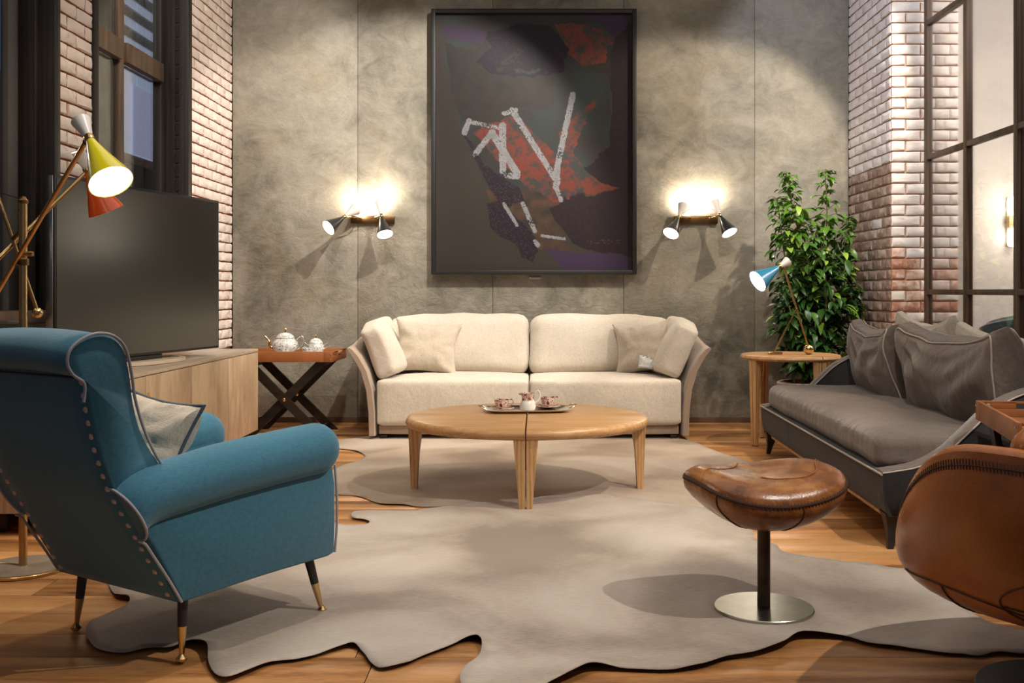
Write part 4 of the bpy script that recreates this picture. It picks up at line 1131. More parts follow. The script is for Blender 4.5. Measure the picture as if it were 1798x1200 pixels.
# ------------------------------------------------------------------ leather footstool
def footstool():
    t = empty('footstool', (.757, 3.44, .0145), 0, 'saddle-shaped tan leather footstool on a steel pedestal and disc base', 'footstool')
    MB().lathe([(.001, .0), (.164, .0), (.165, .002), (.165, .007), (.163, .009), (.001, .009)], 64).build('base_disc', M_steel, t, True, 30)
    MB().lathe([(.001, .009), (.0215, .009), (.0215, .31), (.001, .31)], 24).build('post', M_bronze, t, True, 30)
    n = 72
    def R(a):
        a2 = a-.35
        e = .72
        c, s = abs(math.cos(a2)), abs(math.sin(a2))
        base = (c**(2/e)+s**(2/e))**(-e/2)
        return base
    def rim(a):
        x, y = .246*R(a)*math.cos(a), .205*R(a)*math.sin(a)
        z = .432+.022*math.cos(2*(a-.25))+.10*y + .006*math.cos(a)
        return x, y, z
    MS = []
    top = []
    for f, h in ((.0, 0), (.2, 0), (.4, .0), (.6, .0), (.75, .0), (.86, .0), (.94, .0), (.985, .0), (1.0, .0)):
        ring = []
        for k in range(n):
            a = 2*PI*k/n; x, y, z = rim(a)
            dome = .030*(1-f**2)**.6*1.0 + .014*math.sin(PI*min(1, f))*0
            zc = .438
            zz = zc+(z-zc)*f**1.7+dome*(1-.75*math.exp(-((x*f)**2+(y*f*1.2)**2)/.012)) + .016*math.exp(-((f-.82)/.16)**2)
            w = noise.noise(Vector((x*f*9, y*f*5, 1)))*.006*(1-f)
            ring.append((x*f if f else 0.0001*math.cos(a), y*f if f else 0.0001*math.sin(a), zz+w-(.012 if f == 1 else 0)))
        top.append(ring)
    MB().loft(top, False).build('seat_top', M_leather, t, True, 70)
    hull = []
    for f, dz in ((1.0, 0), (1.012, -.012), (.995, -.032), (.90, -.060), (.74, -.092), (.55, -.120), (.36, -.136), (.18, -.142), (.0, -.143)):
        ring = []
        for k in range(n):
            a = 2*PI*k/n; x, y, z = rim(a)
            drop = (f if f < 1 else 1)
            zb = .432+(z-.432)*max(0, min(1, (f-.3)/.7))**1.2
            ring.append(((x*f if f else .0001*math.cos(a))+.0*(1-f), y*f if f else .0001*math.sin(a), zb-.012+dz))
        hull.append(ring)
    MB().loft(hull, False).build('seat_hull', M_leather, t, True, 70)
    rp = [Vector((x*1.0, y*1.0, z-.006)) for x, y, z in (rim(2*PI*k/n) for k in range(n))]
    MB().tube(rp, .0055, 6, closed=True).build('welt', M_seam, t)
    st = MB()
    for k in range(130):
        a = 2*PI*k/130; x, y, z = rim(a); x2, y2, z2 = rim(a+.03)
        st.tube([(x*1.0, y*1.0, z+.001), (x2*1.018, y2*1.018, z2-.014)], .0016, 4)
    tag(st.build('stitching', M_seam, t), kind='stuff')
    # seams over the top and down the hull
    def on_top(fx):
        pts = []
        for (f, a) in fx:
            i = f*(len(top)-1); 
            fs_ = [.0, .2, .4, .6, .75, .86, .94, .985, 1.0]
            j = max(k for k in range(9) if fs_[k] <= f); j = min(j, 7); q = (f-fs_[j])/(fs_[j+1]-fs_[j])
            ka = (a % (2*PI))/(2*PI)*n; k0 = int(ka) % n; k1 = (k0+1) % n; r = ka-int(ka)
            p = lambda jj: Vector(top[jj][k0]).lerp(Vector(top[jj][k1]), r)
            pts.append(p(j).lerp(p(j+1), q)+Vector((0, 0, .0015)))
        return pts
    for key in ([(1.0, -2.75), (.85, -2.9), (.62, -3.25), (.50, -3.7), (.62, -4.2), (.85, -4.45), (1.0, -4.5)],
                [(.22, -1.9), (.32, -1.2), (.48, -.75), (.62, -.3), (.72, .15), (.86, .42), (1.0, .5)]):
        ky = smoothpath([(f, a, 0) for f, a in key], 8)
        pts = on_top([(min(1, max(.02, p.x)), p.y) for p in ky])
        MB().tube(pts, .0024, 6).build('seam', M_leather, t)
    for ang in (-2.35, -1.15, -.1, 1.2, 2.6):
        k = int((ang % (2*PI))/(2*PI)*n)
        pts = [Vector(h[k])*1.0 for h in hull[:-2]]
        pts = [Vector((p.x*1.004, p.y*1.004, p.z-.0005)) for p in pts]
        MB().tube(smoothpath(pts, 3), .0022, 6).build('seam', M_seam, t)
footstool()

# ------------------------------------------------------------------ leather egg chair, partly in the frame
def egg_chair():
    t = empty('leather_chair', (1.425, 2.74, 0), math.radians(128), 'large tan leather shell lounge chair on a dark disc base, cut off beside the footstool', 'armchair')
    n = 120
    MB().lathe([(.001, .0), (.235, .0), (.24, .004), (.235, .012), (.03, .022), (.001, .022)], 48).build('base_disc', simple('dark_cast_base', rgb(48, 52, 58), .4, .6), t)
    MB().lathe([(.001, .02), (.028, .02), (.028, .22), (.001, .22)], 24).build('post', M_bronze, t)
    def outer(a, f):
        """a = azimuth (0 = front of the seat), f = 0 bottom .. 1 rim"""
        a = (a+PI) % (2*PI)-PI
        c, s = math.cos(a), math.sin(a)
        arm = math.exp(-abs((abs(a)-1.62)/.80)**2.8)
        back = math.exp(-((PI-abs(a))/.85)**4)
        rimz = .43+.262*arm+.42*back*(1-arm*.6)
        R_ = .455+.02*arm+.02*back
        zb = .205
        pr = 1-(1-f)**1.6
        rad = R_*min(1.0, pr**.62)*(1+.05*math.sin(PI*min(1, f**1.3))-.06*f**5)
        z = zb+(rimz-zb)*(f**1.7*.66+f**4*.34)
        return Vector((rad*c, rad*s, z))
    FS = [0, .03, .08, .14, .21, .29, .38, .47, .56, .64, .72, .79, .85, .90, .94, .97, 1.0]
    az = [2*PI*k/n for k in range(n)]
    rings = [[outer(a, f)+(Vector((math.cos(a)*.001, math.sin(a)*.001, 0)) if f == 0 else Vector()) for a in az] for f in FS]
    MB().loft(rings, False).build('outer_shell', M_leather2, t, True, 75)
    ir = []
    for ins, dz in ((0, 0), (.006, .010), (.020, .016), (.040, .012), (.055, -.01)):
        ir.append([outer(a, 1.0)-Vector((math.cos(a), math.sin(a), 0))*ins+Vector((0, 0, dz)) for a in az])
    for f in (.93, .85, .72, .6):
        ir.append([Vector((*(outer(a, f).xy*.84), max(.40, outer(a, f).z))) for a in az])
    ir.append([Vector((.001*math.cos(a), .001*math.sin(a), .41)) for a in az])
    MB().loft(ir, False).build('inner_shell', M_leather2, t, True, 75)
    st = MB()
    for k in range(330):
        a = 2*PI*k/330; p = outer(a, .985); q = outer(a+.012, .962); r = Vector((math.cos(a), math.sin(a), 0))
        st.tube([p+r*.0015, q+r*.0015], .0013, 4)
    tag(st.build('stitching', M_seam, t), kind='stuff')
    MB().tube([outer(a, .972)+Vector((math.cos(a), math.sin(a), 0))*.0012 for a in az], .0018, 6, closed=True).build('welt', M_seam, t)
    def seam(fn, m):
        pts = [fn(i/(m-1)) for i in range(m)]
        MB().tube([outer(a, f)+Vector((math.cos(a)*.0012, math.sin(a)*.0012, -.001)) for a, f in pts], .0021, 6).build('seam', M_seam, t)
    for s in (-1, 1):
        seam(lambda u: (s*(.75+1.1*u), .66-.22*u**.8), 24)
        seam(lambda u: (s*(1.18-.22*u), .56-.42*u), 12)
        seam(lambda u: (s*(2.05-.45*math.sin(PI*u)), .74-.45*u), 22)
        seam(lambda u: (s*(1.62+.9*u), .50-.06*u), 16)
    o = rbox(.46, .44, .07, .03, 10, (0, 0, .02)).build('seat_cushion', M_leather2, t); o.location = (.03, 0, .425)
    Lc = (Euler((0, 0, math.radians(-128))).to_matrix() @ (Vector((1.64, 2.98, 0))-Vector((1.425, 2.74, 0))))
    o = rbox(.46, .12, .42, .055, 12, (0, .03, .0)).build('lumbar_cushion', M_leather2, t); o.location = (Lc.x, Lc.y, .60); o.rotation_euler = (0, -.60, math.radians(-128+12))
    return t
egg_chair()

# ------------------------------------------------------------------ grey sofa
def grey_sofa():
    t = empty('grey_sofa', (1.435, 4.27, 0), math.radians(-1.2), 'long grey-brown sofa with scooped arms and dark legs along the glass partition', 'sofa')
    L = 2.58
    arm = [(.0, .14), (-.005, .22), (.0, .318), (.05, .325), (.15, .345), (.26, .40), (.36, .49), (.45, .575), (.55, .635), (.68, .675), (.82, .695), (.98, .70), (1.02, .66), (1.0, .14)]
    base_in = .02
    for yy, s in ((0, 1), (L, -1)):
        rings = []
        for d_, ins in ((0, .012), (.008, .003), (.02, 0), (.085, 0), (.097, .003), (.105, .012)):
            y = yy+s*d_
            cx_, cz_ = .55, .38
            ring = []
            P = smoothpath([(a, 0, b) for a, b in arm[2:12]], 4)
            P = [(a, b) for a, b in [(.03, .14), (.005, .20)]]+[(p.x, p.z) for p in P]+[(1.02, .66), (1.0, .14)]
            for a, b in P:
                d = Vector((cx_-a, cz_-b)).normalized(); ring.append((a+d.x*ins, y, b+d.y*ins))
            rings.append(ring)
        MB().loft(rings).build('arm', M_greyd, t, True, 60)
        strip = smoothpath([(a, 0, b) for a, b in arm[2:12]], 4)
        rs = []
        for p in strip:
            rs.append([(p.x, yy+s*.002, p.z+.0), (p.x, yy+s*.006, p.z+.010), (p.x, yy+s*.055, p.z+.014), (p.x, yy+s*.100, p.z+.010), (p.x, yy+s*.104, p.z)])
        MB().loft(rs, True).build('arm_top_band', M_grey, t, True, 60)
        for q in (.001, .105):
            MB().tube([(p.x, yy+s*q, p.z+.004) for p in strip], .0042, 6).build('piping', M_greypipe, t)
    # base front with three panels
    for a, b in ((.0, .90), (.90, 1.78), (1.78, L)):
        rings = []
        for z, ins in ((.14, .03), (.16, .015), (.20, .006), (.28, .0), (.315, .0), (.32, .012)):
            rings.append([(ins, a+.0015, z), (ins, b-.0015, z), (.90, b-.0015, z), (.90, a+.0015, z)])
        MB().loft(rings).build('base_panel', M_greyd, t, True, 40)
    MB().tube([(-.004, .0, .316), (-.004, L, .316)], .005, 8).build('piping', M_greypipe, t)
    MB().box((.50, L/2, .125), (.90, L-.16, .03), .003).build('wood_plinth', M_oak, t)
    def fn(p, q):
        p.z += .006*math.sin(p.y*9+p.x*4)*max(0, q.z)*math.exp(-((q.y)**2)/.5)
        return p
    o = rbox(.80, L-.22, .155, .055, 26, (.0, .0, .022), .008, 4, fn).build('seat_cushion', M_grey, t); o.location = (.42, L/2, .392)
    o = rbox(.16, L-.2, .42, .05, 10).build('back_frame', M_greyd, t); o.location = (.93, L/2, .50)
    for (x, y, dx, dy) in ((.06, .06, -.015, -.02), (.06, L-.06, -.015, .02), (.92, .08, .02, -.02), (.92, L-.08, .02, .02)):
        top = Vector((x, y, .145)); 
        vs = []
        rings = [[(x+dx*f+sx*w, y+dy*f+sy*w, z) for sx, sy in ((-1, -1), (1, -1), (1, 1), (-1, 1))] for z, f, w in ((.15, 0, .045), (.12, .2, .032), (.06, .7, .018), (.0, 1.3, .012))]
        MB().loft(rings).build('leg', M_gunmetal, t, True, 40)
    return t
grey_sofa()
def big_pillow(x, y, z, rot, w, h, tck, mat, seed, label, group, pipe=None, gus=.10):
    sd = Vector((seed*3.1, seed*1.7, seed*5.3))
    def fn(p, q):
        # raised soft corners, sagging middle, creases running from the corners
        p = p+noise.noise_vector(p*3.5+sd)*.012
        up = max(0, q.z)
        p.z += .062*abs(q.x)**3.5*up-.015*up*(1-q.x*q.x)
        p.x -= .020*q.x*(1-q.z*q.z)
        p.y += .03*noise.noise(Vector((p.x*5+seed, p.z*7, 2)))
        cx_, cz_ = (abs(q.x)-1), (q.z-1)
        an = math.atan2(cz_, cx_); rr_ = math.hypot(cx_, cz_)
        p.y += (1 if q.y > 0 else -1)*math.sin(an*13+seed+3*noise.noise(Vector((p.x*3, p.z*3, seed))))*.012*math.exp(-((rr_-.7)/.45)**2)*min(1, abs(q.y)*1.2)
        k = 1-.62*up**2.0*(.55+.45*abs(q.x))-.15*max(0, -q.z)**2
        p.y *= k
        return p
    o = rbox(w, tck, h, .045, 28, (0, .045, .0), 0, seed, fn).build('back_cushion', mat)
    put(o, (x, y, z), rot); tag(o, label, 'cushion', group)
    if pipe:
        hw, hh_ = w/2-.010, h/2-.010; cr_ = .035
        outl = []
        for (sx, sz, a0) in ((1, 1, 0), (-1, 1, PI/2), (-1, -1, PI), (1, -1, 1.5*PI)):
            for k in range(5):
                a = a0+PI/2*k/4; outl.append((sx*(hw-cr_)+cr_*math.cos(a), sz*(hh_-cr_)+cr_*math.sin(a)))
        full = []
        for i in range(len(outl)):
            p0, p1 = outl[i], outl[(i+1) % len(outl)]
            m_ = 14 if math.hypot(p1[0]-p0[0], p1[1]-p0[1]) > .1 else 1
            for j in range(m_): full.append((p0[0]+(p1[0]-p0[0])*j/m_, p0[1]+(p1[1]-p0[1])*j/m_))
        for yy in (-1, 1):
            pts = []
            for px_, pz_ in full:
                pts.append(fn(Vector((px_, yy*(tck/2-.010), pz_)), Vector((px_/(w/2), yy, pz_/(h/2)))))
            MB().tube(pts, .0045, 6, closed=True).build('piping', pipe, o)
    return o
M_greypil = M_grey
g = 'large cushions on the grey sofa'
big_pillow(2.06, 6.10, .655, (0.24, 0, -PI/2-.10), 1.08, .41, .20, M_greypil, 3, 'grey-brown back cushion of the grey sofa, at the plant end', g, M_greypipe)
big_pillow(2.05, 4.97, .665, (0.24, 0, -PI/2+.02), 1.14, .42, .22, M_greypil, 8, 'grey-brown back cushion of the grey sofa, nearest the scooped front arm', g, M_greypipe)
big_pillow(2.31, 6.02, .675, (0.16, 0, -PI/2-.05), .98, .46, .15, M_beige, 14, 'off-white cushion tucked behind the grey cushion at the plant end', g)
big_pillow(2.30, 4.93, .640, (0.16, 0, -PI/2+.02), 1.08, .46, .15, M_beige, 19, 'off-white cushion tucked behind the grey cushion nearest the front arm', g)

# ------------------------------------------------------------------ brass floor lamp with three cones
def floor_lamp():
    bx, by = -2.0, 3.98
    t = empty('floor_lamp', (bx, by, 0), 0, 'brass floor lamp with a stone base and yellow and orange cone shades', 'lamp')
    W = lambda x, y, Y: px(x, y, Y)-Vector((bx, by, 0))
    MB().lathe([(.001, .0), (.166, .0), (.170, .002), (.170, .012), (.167, .014), (.001, .014)], 64).build('base_ring', M_brass_b, t)
    MB().lathe([(.001, .014), (.162, .014), (.162, .0155), (.001, .0165)], 64).build('base_top', simple('grey_marble', rgb(124, 112, 98), .35, var=.25, vs=12), t)
    MB().tube([(0, 0, .015), (0, 0, 1.425)], .0155, 20).build('pole', M_brass, t)
    MB().lathe([(.0155, 1.42), (.019, 1.424), (.019, 1.434), (.013, 1.440), (.010, 1.448), (.001, 1.450)], 18).build('finial', M_brass_d, t)
    MB().lathe([(.0165, 1.18), (.022, 1.183), (.022, 1.205), (.0165, 1.21)], 18).build('pivot_collar', M_brass_d, t)
    def arm(p, q, r=.0085): MB().tube([p, q], r, 12).build('arm', M_brass, t)
    # arm one: up to the yellow head
    jy = W(150, 250, 3.62); p1 = W(34, 448, 3.93); o1 = p1+(p1-jy)*.55
    arm(o1, jy); 
    jo = W(151, 303, 4.30); p2 = W(20, 432, 4.03); o2 = p2+(p2-jo)*.6
    arm(o2, jo)
    jb = W(65, 545, 4.05); p3 = W(22, 420, 4.02); o3 = p3+(p3-jb)*1.3
    arm(o3, jb, .0075)
    for c in (jb+Vector((0.002, 0, -.010)), o1, o2):
        MB().sphere(c, .021, 18).build('ball_weight', M_brass_b, t)
    MB().tube([W(33, 446, 3.94), W(58, 446, 3.94)], .010, 12).build('clamp', M_brass, t)
    MB().tube([W(22, 421, 4.0), W(45, 396, 4.0)], .009, 12).build('clamp', M_brass_d, t)
    for c in (jy, jo): MB().sphere(c, .011, 12).build('joint', M_brass_d, t)
    ny = W(157, 243, 3.60); cone_head(t, ny, (.52, -.40, -.76), .215, .077, .088, .034, M_yellow, M_whiteE, .014)
    no = W(153, 299, 4.30); cone_head(t, no, (.30, .30, -.90), .185, .074, .085, .030, M_orange, M_whiteE, .013)
    # third head, out to the left and behind
    n3 = o3.copy(); cone_head(t, n3, (-.5, .2, -.8), .20, .074, .085, .030, M_whiteE, M_whiteE, .013)
    MB().tube([(-.01, 0, 1.44), W(-70, 318, 4.0)], .0018, 6).build('cable', M_black, t)
floor_lamp()
MB_c = MB().tube(smoothpath([(-2.30, 4.20, .008), (-2.2, 4.02, .010), (-2.14, 3.99, .022), (-2.06, 4.0, .020), (-2.02, 3.985, .019)], 5), .003, 6)
tag(MB_c.build('lamp_cord', simple('gold_cord', rgb(190, 160, 110), .6)), 'thin gold cord running over the stone base of the floor lamp', 'cord')

# ------------------------------------------------------------------ blue table lamp
def table_lamp():
    z0 = .6355
    c = px(1392, 610, 7.22)
    t = empty('table_lamp', (c.x, c.y, z0), 0, 'brass table lamp with blue and white cones on the small side table', 'lamp')
    W = lambda x, y, Y: px(x, y, Y)-Vector((c.x, c.y, z0))
    ball = W(1420, 608, 7.22); ball.z = .037
    MB().sphere(ball, .037, 24).build('ball_weight', M_brass_b, t)
    nk = W(1377, 472, 7.12); MB().tube([ball+Vector((-.006, 0, .03)), nk], .0065, 12).build('rod', M_brass, t)
    f = W(1358, 612, 7.20); f.z = .008
    j = ball.lerp(nk, .50)
    MB().tube([f+Vector((0, 0, .004)), j], .0055, 12).build('support_rod', M_brass, t)
    MB().box((f.x+.012, f.y, .0095), (.10, .022, .018), .004).build('foot', M_brass, t)
    MB().sphere(j, .009, 10).build('joint', M_brass_d, t); MB().sphere(nk, .010, 10).build('joint', M_brass_d, t)
    cone_head(t, nk+Vector((-.035, -.01, .012)), (-.82, -.30, -.50), .205, .082, .078, .036, M_bluee, M_whiteE, .014)
    return t
table_lamp()

# ------------------------------------------------------------------ potted plant
def plant():
    bx, by = 2.10, 7.93
    t = empty('potted_plant', (bx, by, 0), 0, 'tall leafy green potted shrub in the corner by the brick pillar', 'plant')
    MB().lathe([(.001, 0), (.15, 0), (.19, .06), (.225, .22), (.238, .33), (.250, .345), (.250, .372), (.238, .382), (.222, .375), (.215, .33), (.001, .33)], 40).build('pot', M_pot, t)
    MB().lathe([(.001, .335), (.21, .335), (.225, .378), (.205, .384), (.195, .345), (.001, .344)], 36).build('pot_liner', M_terra, t)
    MB().lathe([(.001, .352), (.195, .346), (.195, .34), (.001, .34)], 24).build('soil', M_soil, t)
    r = random.Random(5)
    def X(p): return (p-CX)*by/F-bx
    def Z(p): return ZC-(p-CY)*by/F
    stems = [ [(.0, .0, .34), (X(1430), .05, Z(560)), (X(1445), .02, Z(470)), (X(1452), 0, Z(380)), (X(1447), -.02, Z(303))],
              [(-.04, .02, .34), (X(1405), -.02, Z(560)), (X(1410), -.05, Z(470)), (X(1398), -.04, Z(400)), (X(1388), -.02, Z(350)), (X(1384), 0, Z(306))],
              [(.05, .0, .34), (X(1470), .08, Z(540)), (X(1490), .05, Z(450)), (X(1503), .02, Z(385))],
              [(-.02, -.05, .34), (X(1400), -.12, Z(600)), (X(1378), -.14, Z(540)), (X(1372), -.12, Z(500))],
              [(.02, -.05, .34), (X(1440), -.15, Z(560)), (X(1440), -.12, Z(470)), (X(1425), -.10, Z(410))],
              [(.03, .05, .34), (X(1460), .02, Z(590)), (X(1498), -.05, Z(540)), (X(1510), -.06, Z(510))],
              [(-.03, .0, .34), (X(1390), -.05, Z(560)), (X(1372), -.05, Z(430)), (X(1364), -.02, Z(352))] ]
    paths = [smoothpath(s, 8) for s in stems]
    for p in paths:
        nP = len(p); MB().tube(p, [.009*(1-.75*i/nP)+.001 for i in range(nP)], 7).build('stem', M_stem, t)
    # leaf meshes
    def leaf_mesh(L, Wd, droop, sd):
        m = MB(); vs = []; k = 5
        rr_ = random.Random(sd)
        for i in range(k+1):
            f = i/k; w = Wd*math.sin(PI*min(1, f*.92+.04))**.8*(1-.35*f)*(0 if i in (0, k) else 1)+.0008
            y = L*f; z = -droop*f*f*L+.15*L*f; fold = w*.35
            vs += [(-w, y, z+fold), (0, y, z), (w, y, z+fold)]
        fs = []
        for i in range(k):
            a = i*3; fs += [(a, a+1, a+4, a+3), (a+1, a+2, a+5, a+4)]
        return m.add(vs, fs)
    meshes = []
    def env_lo(z):   # half-extents at height
        return 1
    spots = []
    twigs = MB()
    for si, p in enumerate(paths):
        nP = len(p)
        for i in range(4, nP):
            f = i/(nP-1); q = p[i]
            zz = q.z
            reach = (.05 if f > .85 else .10 if f > .6 else .17)
            for b in range(3 if f > .7 else 3):
                a = r.uniform(0, 2*PI); L = reach*r.uniform(.5, 1.15)
                e = q+Vector((math.cos(a)*L, math.sin(a)*L*.8, L*r.uniform(.1, .6)))
                e.x = max(X(1352), min(X(1490), e.x)); e.y = min(.34, e.y)
                mid = q.lerp(e, .5)+Vector((0, 0, .01))
                twigs.tube([q, mid, e], [.0025, .002, .0012], 4)
                for k in range(4 if f < .7 else 3):
                    g = (k+1)/(4 if f < .7 else 3); c = q.lerp(e, g)
                    spots.append((c, a+r.uniform(-1.3, 1.3), r.uniform(-.7, .35), r.uniform(.7, 1.15)*(1.0 if f < .75 else .62)))
    # fuller lower body
    for _ in range(210):
        z = Z(r.uniform(430, 625)); x = X(r.uniform(1366, 1490)); y = r.uniform(-.24, .25)
        spots.append((Vector((x, y, z)), r.uniform(0, 2*PI), r.uniform(-.9, .2), r.uniform(.8, 1.25)))
    for _ in range(60):
        z = r.uniform(.42, .62); a = r.uniform(0, 2*PI)
        spots.append((Vector((math.cos(a)*.2*r.random(), math.sin(a)*.2*r.random(), z)), a, r.uniform(-.6, .2), r.uniform(.9, 1.2)))
    tag(twigs.build('twigs', M_stem, t), kind='stuff')
    spots.sort(key=lambda s: (-s[3] if s[0].y < .05 else 0))
    cache = []
    for k in range(8):
        cache.append(leaf_mesh(.092+.01*(k % 3), .024+.004*(k % 2), .35+.1*(k % 4), k))
    def mtx(c, a, tilt, s): return Matrix.Translation(c) @ Euler((tilt, r.uniform(-.5, .5), a-PI/2), 'XYZ').to_matrix().to_4x4() @ Matrix.Scale(s, 4)
    rest = MB(); data = {}
    for i, (c, a, tl, s) in enumerate(spots):
        if i < 298:
            k = i % 8
            if k not in data:
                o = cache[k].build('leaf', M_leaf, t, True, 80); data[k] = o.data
            else:
                o = bpy.data.objects.new('leaf', data[k]); COL.objects.link(o); o.parent = t
            o.matrix_local = mtx(c, a, tl, s)
        else:
            m_ = cache[i % 8]; rest.add(m_.v, m_.f, mtx(c, a, tl, s))
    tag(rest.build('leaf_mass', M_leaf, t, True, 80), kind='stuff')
    print('LEAVES', len(spots))
plant()

# ------------------------------------------------------------------ cowhides
def hide(name, outline, z, mat, label, seed, lift=.03, group='cowhides on the oak floor'):
    W = [fl(x, y, z) for x, y in outline]
    c = sum((Vector((p.x, p.y, 0)) for p in W), Vector())/len(W)
    P = smoothpath([(p.x, p.y, 0) for p in W], 5, True)
    nP = len(P)
    area_ = sum(P[i].x*P[(i+1) % nP].y-P[(i+1) % nP].x*P[i].y for i in range(nP))
    sg = 1 if area_ > 0 else -1
    def off(i, d):
        t_ = (P[(i+1) % nP]-P[i-1]).normalized(); nn = Vector((-t_.y, t_.x, 0))*sg; return P[i]+nn*d
    from mathutils.geometry import delaunay_2d_cdt
    p2 = [Vector((p.x, p.y)) for p in P]
    xs = [p.x for p in p2]; ys = [p.y for p in p2]
    def inside(x, y):
        c_ = False; j = nP-1
        for i in range(nP):
            if (p2[i].y > y) != (p2[j].y > y) and x < (p2[j].x-p2[i].x)*(y-p2[i].y)/(p2[j].y-p2[i].y)+p2[i].x: c_ = not c_
            j = i
        return c_
    extra = []; st_ = .045; y = min(ys); row = 0
    while y < max(ys):
        x = min(xs)+(st_/2 if row % 2 else 0)
        while x < max(xs):
            if inside(x, y) and min((Vector((x, y))-q).length_squared for q in p2) > .018**2: extra.append(Vector((x, y)))
            x += st_
        y += st_; row += 1
    V, E, Fc, _, _, _ = delaunay_2d_cdt(p2+extra, [], [list(range(nP))], 1, 1e-5)
    def hz(q):
        d = min((q-r_).length for r_ in p2)
        w = max(0, noise.noise(Vector((q.x*4.5+seed, q.y*4.5, seed)))+.08)
        return z+.0010+w*lift*max(0, 1-d/.06)**2+.0015*abs(noise.noise(Vector((q.x*3, q.y*3, seed))))
    bm = bmesh.new(); vv = [bm.verts.new((q.x, q.y, hz(q))) for q in V]
    for f in Fc:
        try: fc = bm.faces.new([vv[i] for i in f]); fc.smooth = True
        except ValueError: pass
    bmesh.ops.recalc_face_normals(bm, faces=bm.faces[:])
    be = [e for e in bm.edges if len(e.link_faces) == 1]
    ex = bmesh.ops.extrude_edge_only(bm, edges=be)
    for v in [g_ for g_ in ex['geom'] if isinstance(g_, bmesh.types.BMVert)]: v.co.z -= .0022
    me = bpy.data.meshes.new(name); bm.to_mesh(me); bm.free(); me.materials.append(mat)
    up = sum(p.normal.z*p.area for p in me.polygons)
    if up < 0: me.flip_normals()
    o = bpy.data.objects.new(name, me); COL.objects.link(o)
    return tag(o, label, 'rug', group)
front = [(190, 1016), (202, 1045), (226, 1052), (222, 1064), (180, 1082), (156, 1094), (152, 1114), (170, 1138), (215, 1146), (262, 1137), (300, 1141), (330, 1132), (362, 1140), (366, 1165), (382, 1188), (405, 1193), (440, 1180), (480, 1162), (520, 1157), (560, 1148), (600, 1137), (622, 1133), (640, 1148), (652, 1164), (670, 1173), (705, 1167), (745, 1150), (785, 1135), (812, 1124), (836, 1122), (846, 1132), (840, 1152), (815, 1172), (808, 1200), (825, 1228), (900, 1232), (965, 1206), (1010, 1188), (1045, 1174), (1100, 1174), (1170, 1176), (1230, 1170), (1280, 1155), (1330, 1148), (1375, 1136), (1409, 1119), (1480, 1119), (1530, 1131), (1600, 1138), (1660, 1146), (1690, 1148), (1720, 1151), (1752, 1144), (1798, 1148), (1850, 1146), (1868, 1128), (1840, 1112), (1796, 1107), (1733, 1092), (1702, 1072), (1689, 1058), (1692, 1040), (1673, 1023), (1634, 1010), (1560, 997), (1480, 986), (1382, 971), (1362, 957), (1326, 947), (1322, 935), (1290, 915), (1240, 895), (1150, 880), (1050, 872), (950, 876), (880, 884), (830, 883), (800, 889), (730, 897), (640, 897), (618, 902), (620, 909), (640, 912), (649, 917), (636, 922), (580, 924), (480, 934), (390, 955), (300, 985), (220, 1008)]
rear = [(600, 818), (634, 808), (641, 801), (626, 793), (600, 789), (560, 786), (575, 776), (640, 768), (720, 762), (860, 757), (1000, 758), (1120, 762), (1200, 772), (1240, 786), (1262, 795), (1300, 806), (1316, 816), (1290, 824), (1310, 840), (1290, 860), (1250, 900), (1150, 930), (1000, 930), (900, 915), (820, 900), (787, 891), (736, 890), (711, 887), (673, 886), (655, 881), (636, 874), (617, 870), (585, 869), (520, 866), (540, 850), (570, 832)]
hide('cowhide_rug', rear, .004, M_hide2, 'tan-grey cowhide lying under the coffee table and cream sofa front', 2, .009)
hide('cowhide_rug', front, .0125, M_hide, 'large pale grey cowhide spreading across the front of the floor under the footstool', 7)

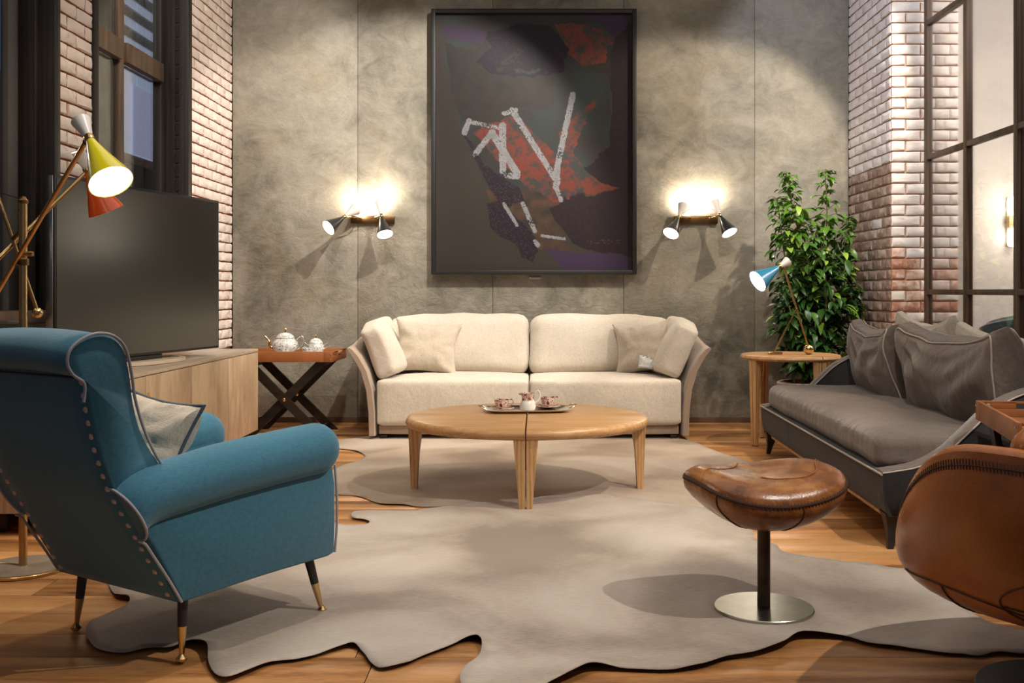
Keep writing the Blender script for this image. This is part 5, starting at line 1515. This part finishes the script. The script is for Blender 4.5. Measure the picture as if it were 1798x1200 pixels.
# ------------------------------------------------------------------ next room
def next_room():
    w = empty('wall_lamp', (px(1776, 390, 9.2).x, 9.245, px(1776, 390, 9.2).z), 0, 'upright wall lamp with two glowing tubes beyond the glass partition', 'lamp')
    MB().box((0, -.01, 0), (.06, .02, .44), .004).build('back_plate', M_brass, w)
    MB().box((0, -.05, 0), (.075, .06, .11), .006).build('holder', M_oak, w)
    for s in (-1, 1):
        MB().lathe([(.001, -.085), (.03, -.08), (.045, -.04), (.045, .04), (.03, .08), (.001, .085)], 20, Matrix.Translation((0, -.06, s*.14))).build('glass_tube', M_bulb, w)
    g_ = px(1800, 305, 8.6)
    gl = empty('globe_lamp', (g_.x, 8.6, 0), 0, 'glowing white globe floor lamp beyond the glass partition', 'lamp')
    MB().sphere((0, 0, g_.z), .085, 24).build('globe', M_bulb, gl)
    MB().tube([(0, 0, .02), (0, 0, g_.z-.08)], .010, 10).build('pole', M_brass, gl)
    MB().lathe([(.001, 0), (.14, 0), (.14, .02), (.001, .02)], 30).build('base', M_brass_d, gl)
    ch = empty('lounge_chair', (3.52, 6.95, 0), math.radians(-60), 'grey-blue lounge chair with white piping beyond the glass partition', 'armchair')
    rings = []
    for k in range(9):
        f = k/8; a = -1.15+2.3*f
        rings.append([(.36*math.sin(a)+math.sin(a)*o_, -.36*math.cos(a)-math.cos(a)*o_, z-.18*abs(f-.5)) for o_, z in ((0, .30), (.02, .74), (.04, .895), (.08, .92), (.13, .895), (.13, .66), (.09, .30))])
    MB().loft(rings).build('backrest', M_bluewool, ch, True, 50)
    MB().tube([Vector(r_[3]) for r_ in rings], .008, 8).build('piping', M_whitepipe, ch)
    MB().tube([Vector(r_[5])+Vector((0, 0, .12)) for r_ in rings], .006, 8).build('piping', M_whitepipe, ch)
    rbox(.66, .66, .22, .08, 8).build('seat', M_bluewool, ch).location = (0, 0, .34)
    for x in (-.25, .25):
        for y in (-.25, .25):
            MB().tube([(x, y, .24), (x*1.1, y*1.1, 0)], [.018, .011], 12).build('leg', M_gunmetal, ch)
next_room()
point((4.3, 8.9, 1.75), 14, WARM, .08)

bpy.context.view_layer.update()
for par, up, dn, dd in LIGHTS_AT:
    small = par.name.startswith('wall_sconce')
    W_ = par.matrix_world
    o = point(W_ @ up, 9.0 if small else 2.0, (1, .86, .70), .03)
    tgt = W_ @ (dn+dd)
    spot(W_ @ dn, tgt, 7.0 if small else 16.0, 120, (1, .86, .70), .03, .6)

# a black notebook computer lid seen over the armchair, by the left window
lap = empty('tablet_screen', (-2.41, 4.62, .6745), math.radians(8), 'small black tablet-like screen standing on the sideboard behind the armchair', 'screen')
MB().box((0, 0, .145), (.17, .012, .26), .012).build('housing', M_black, lap)
MB().box((0, -.0075, .145), (.15, .002, .23)).build('screen', M_tv, lap)
MB().box((0, .02, .008), (.14, .10, .015), .003).build('foot', M_black, lap)
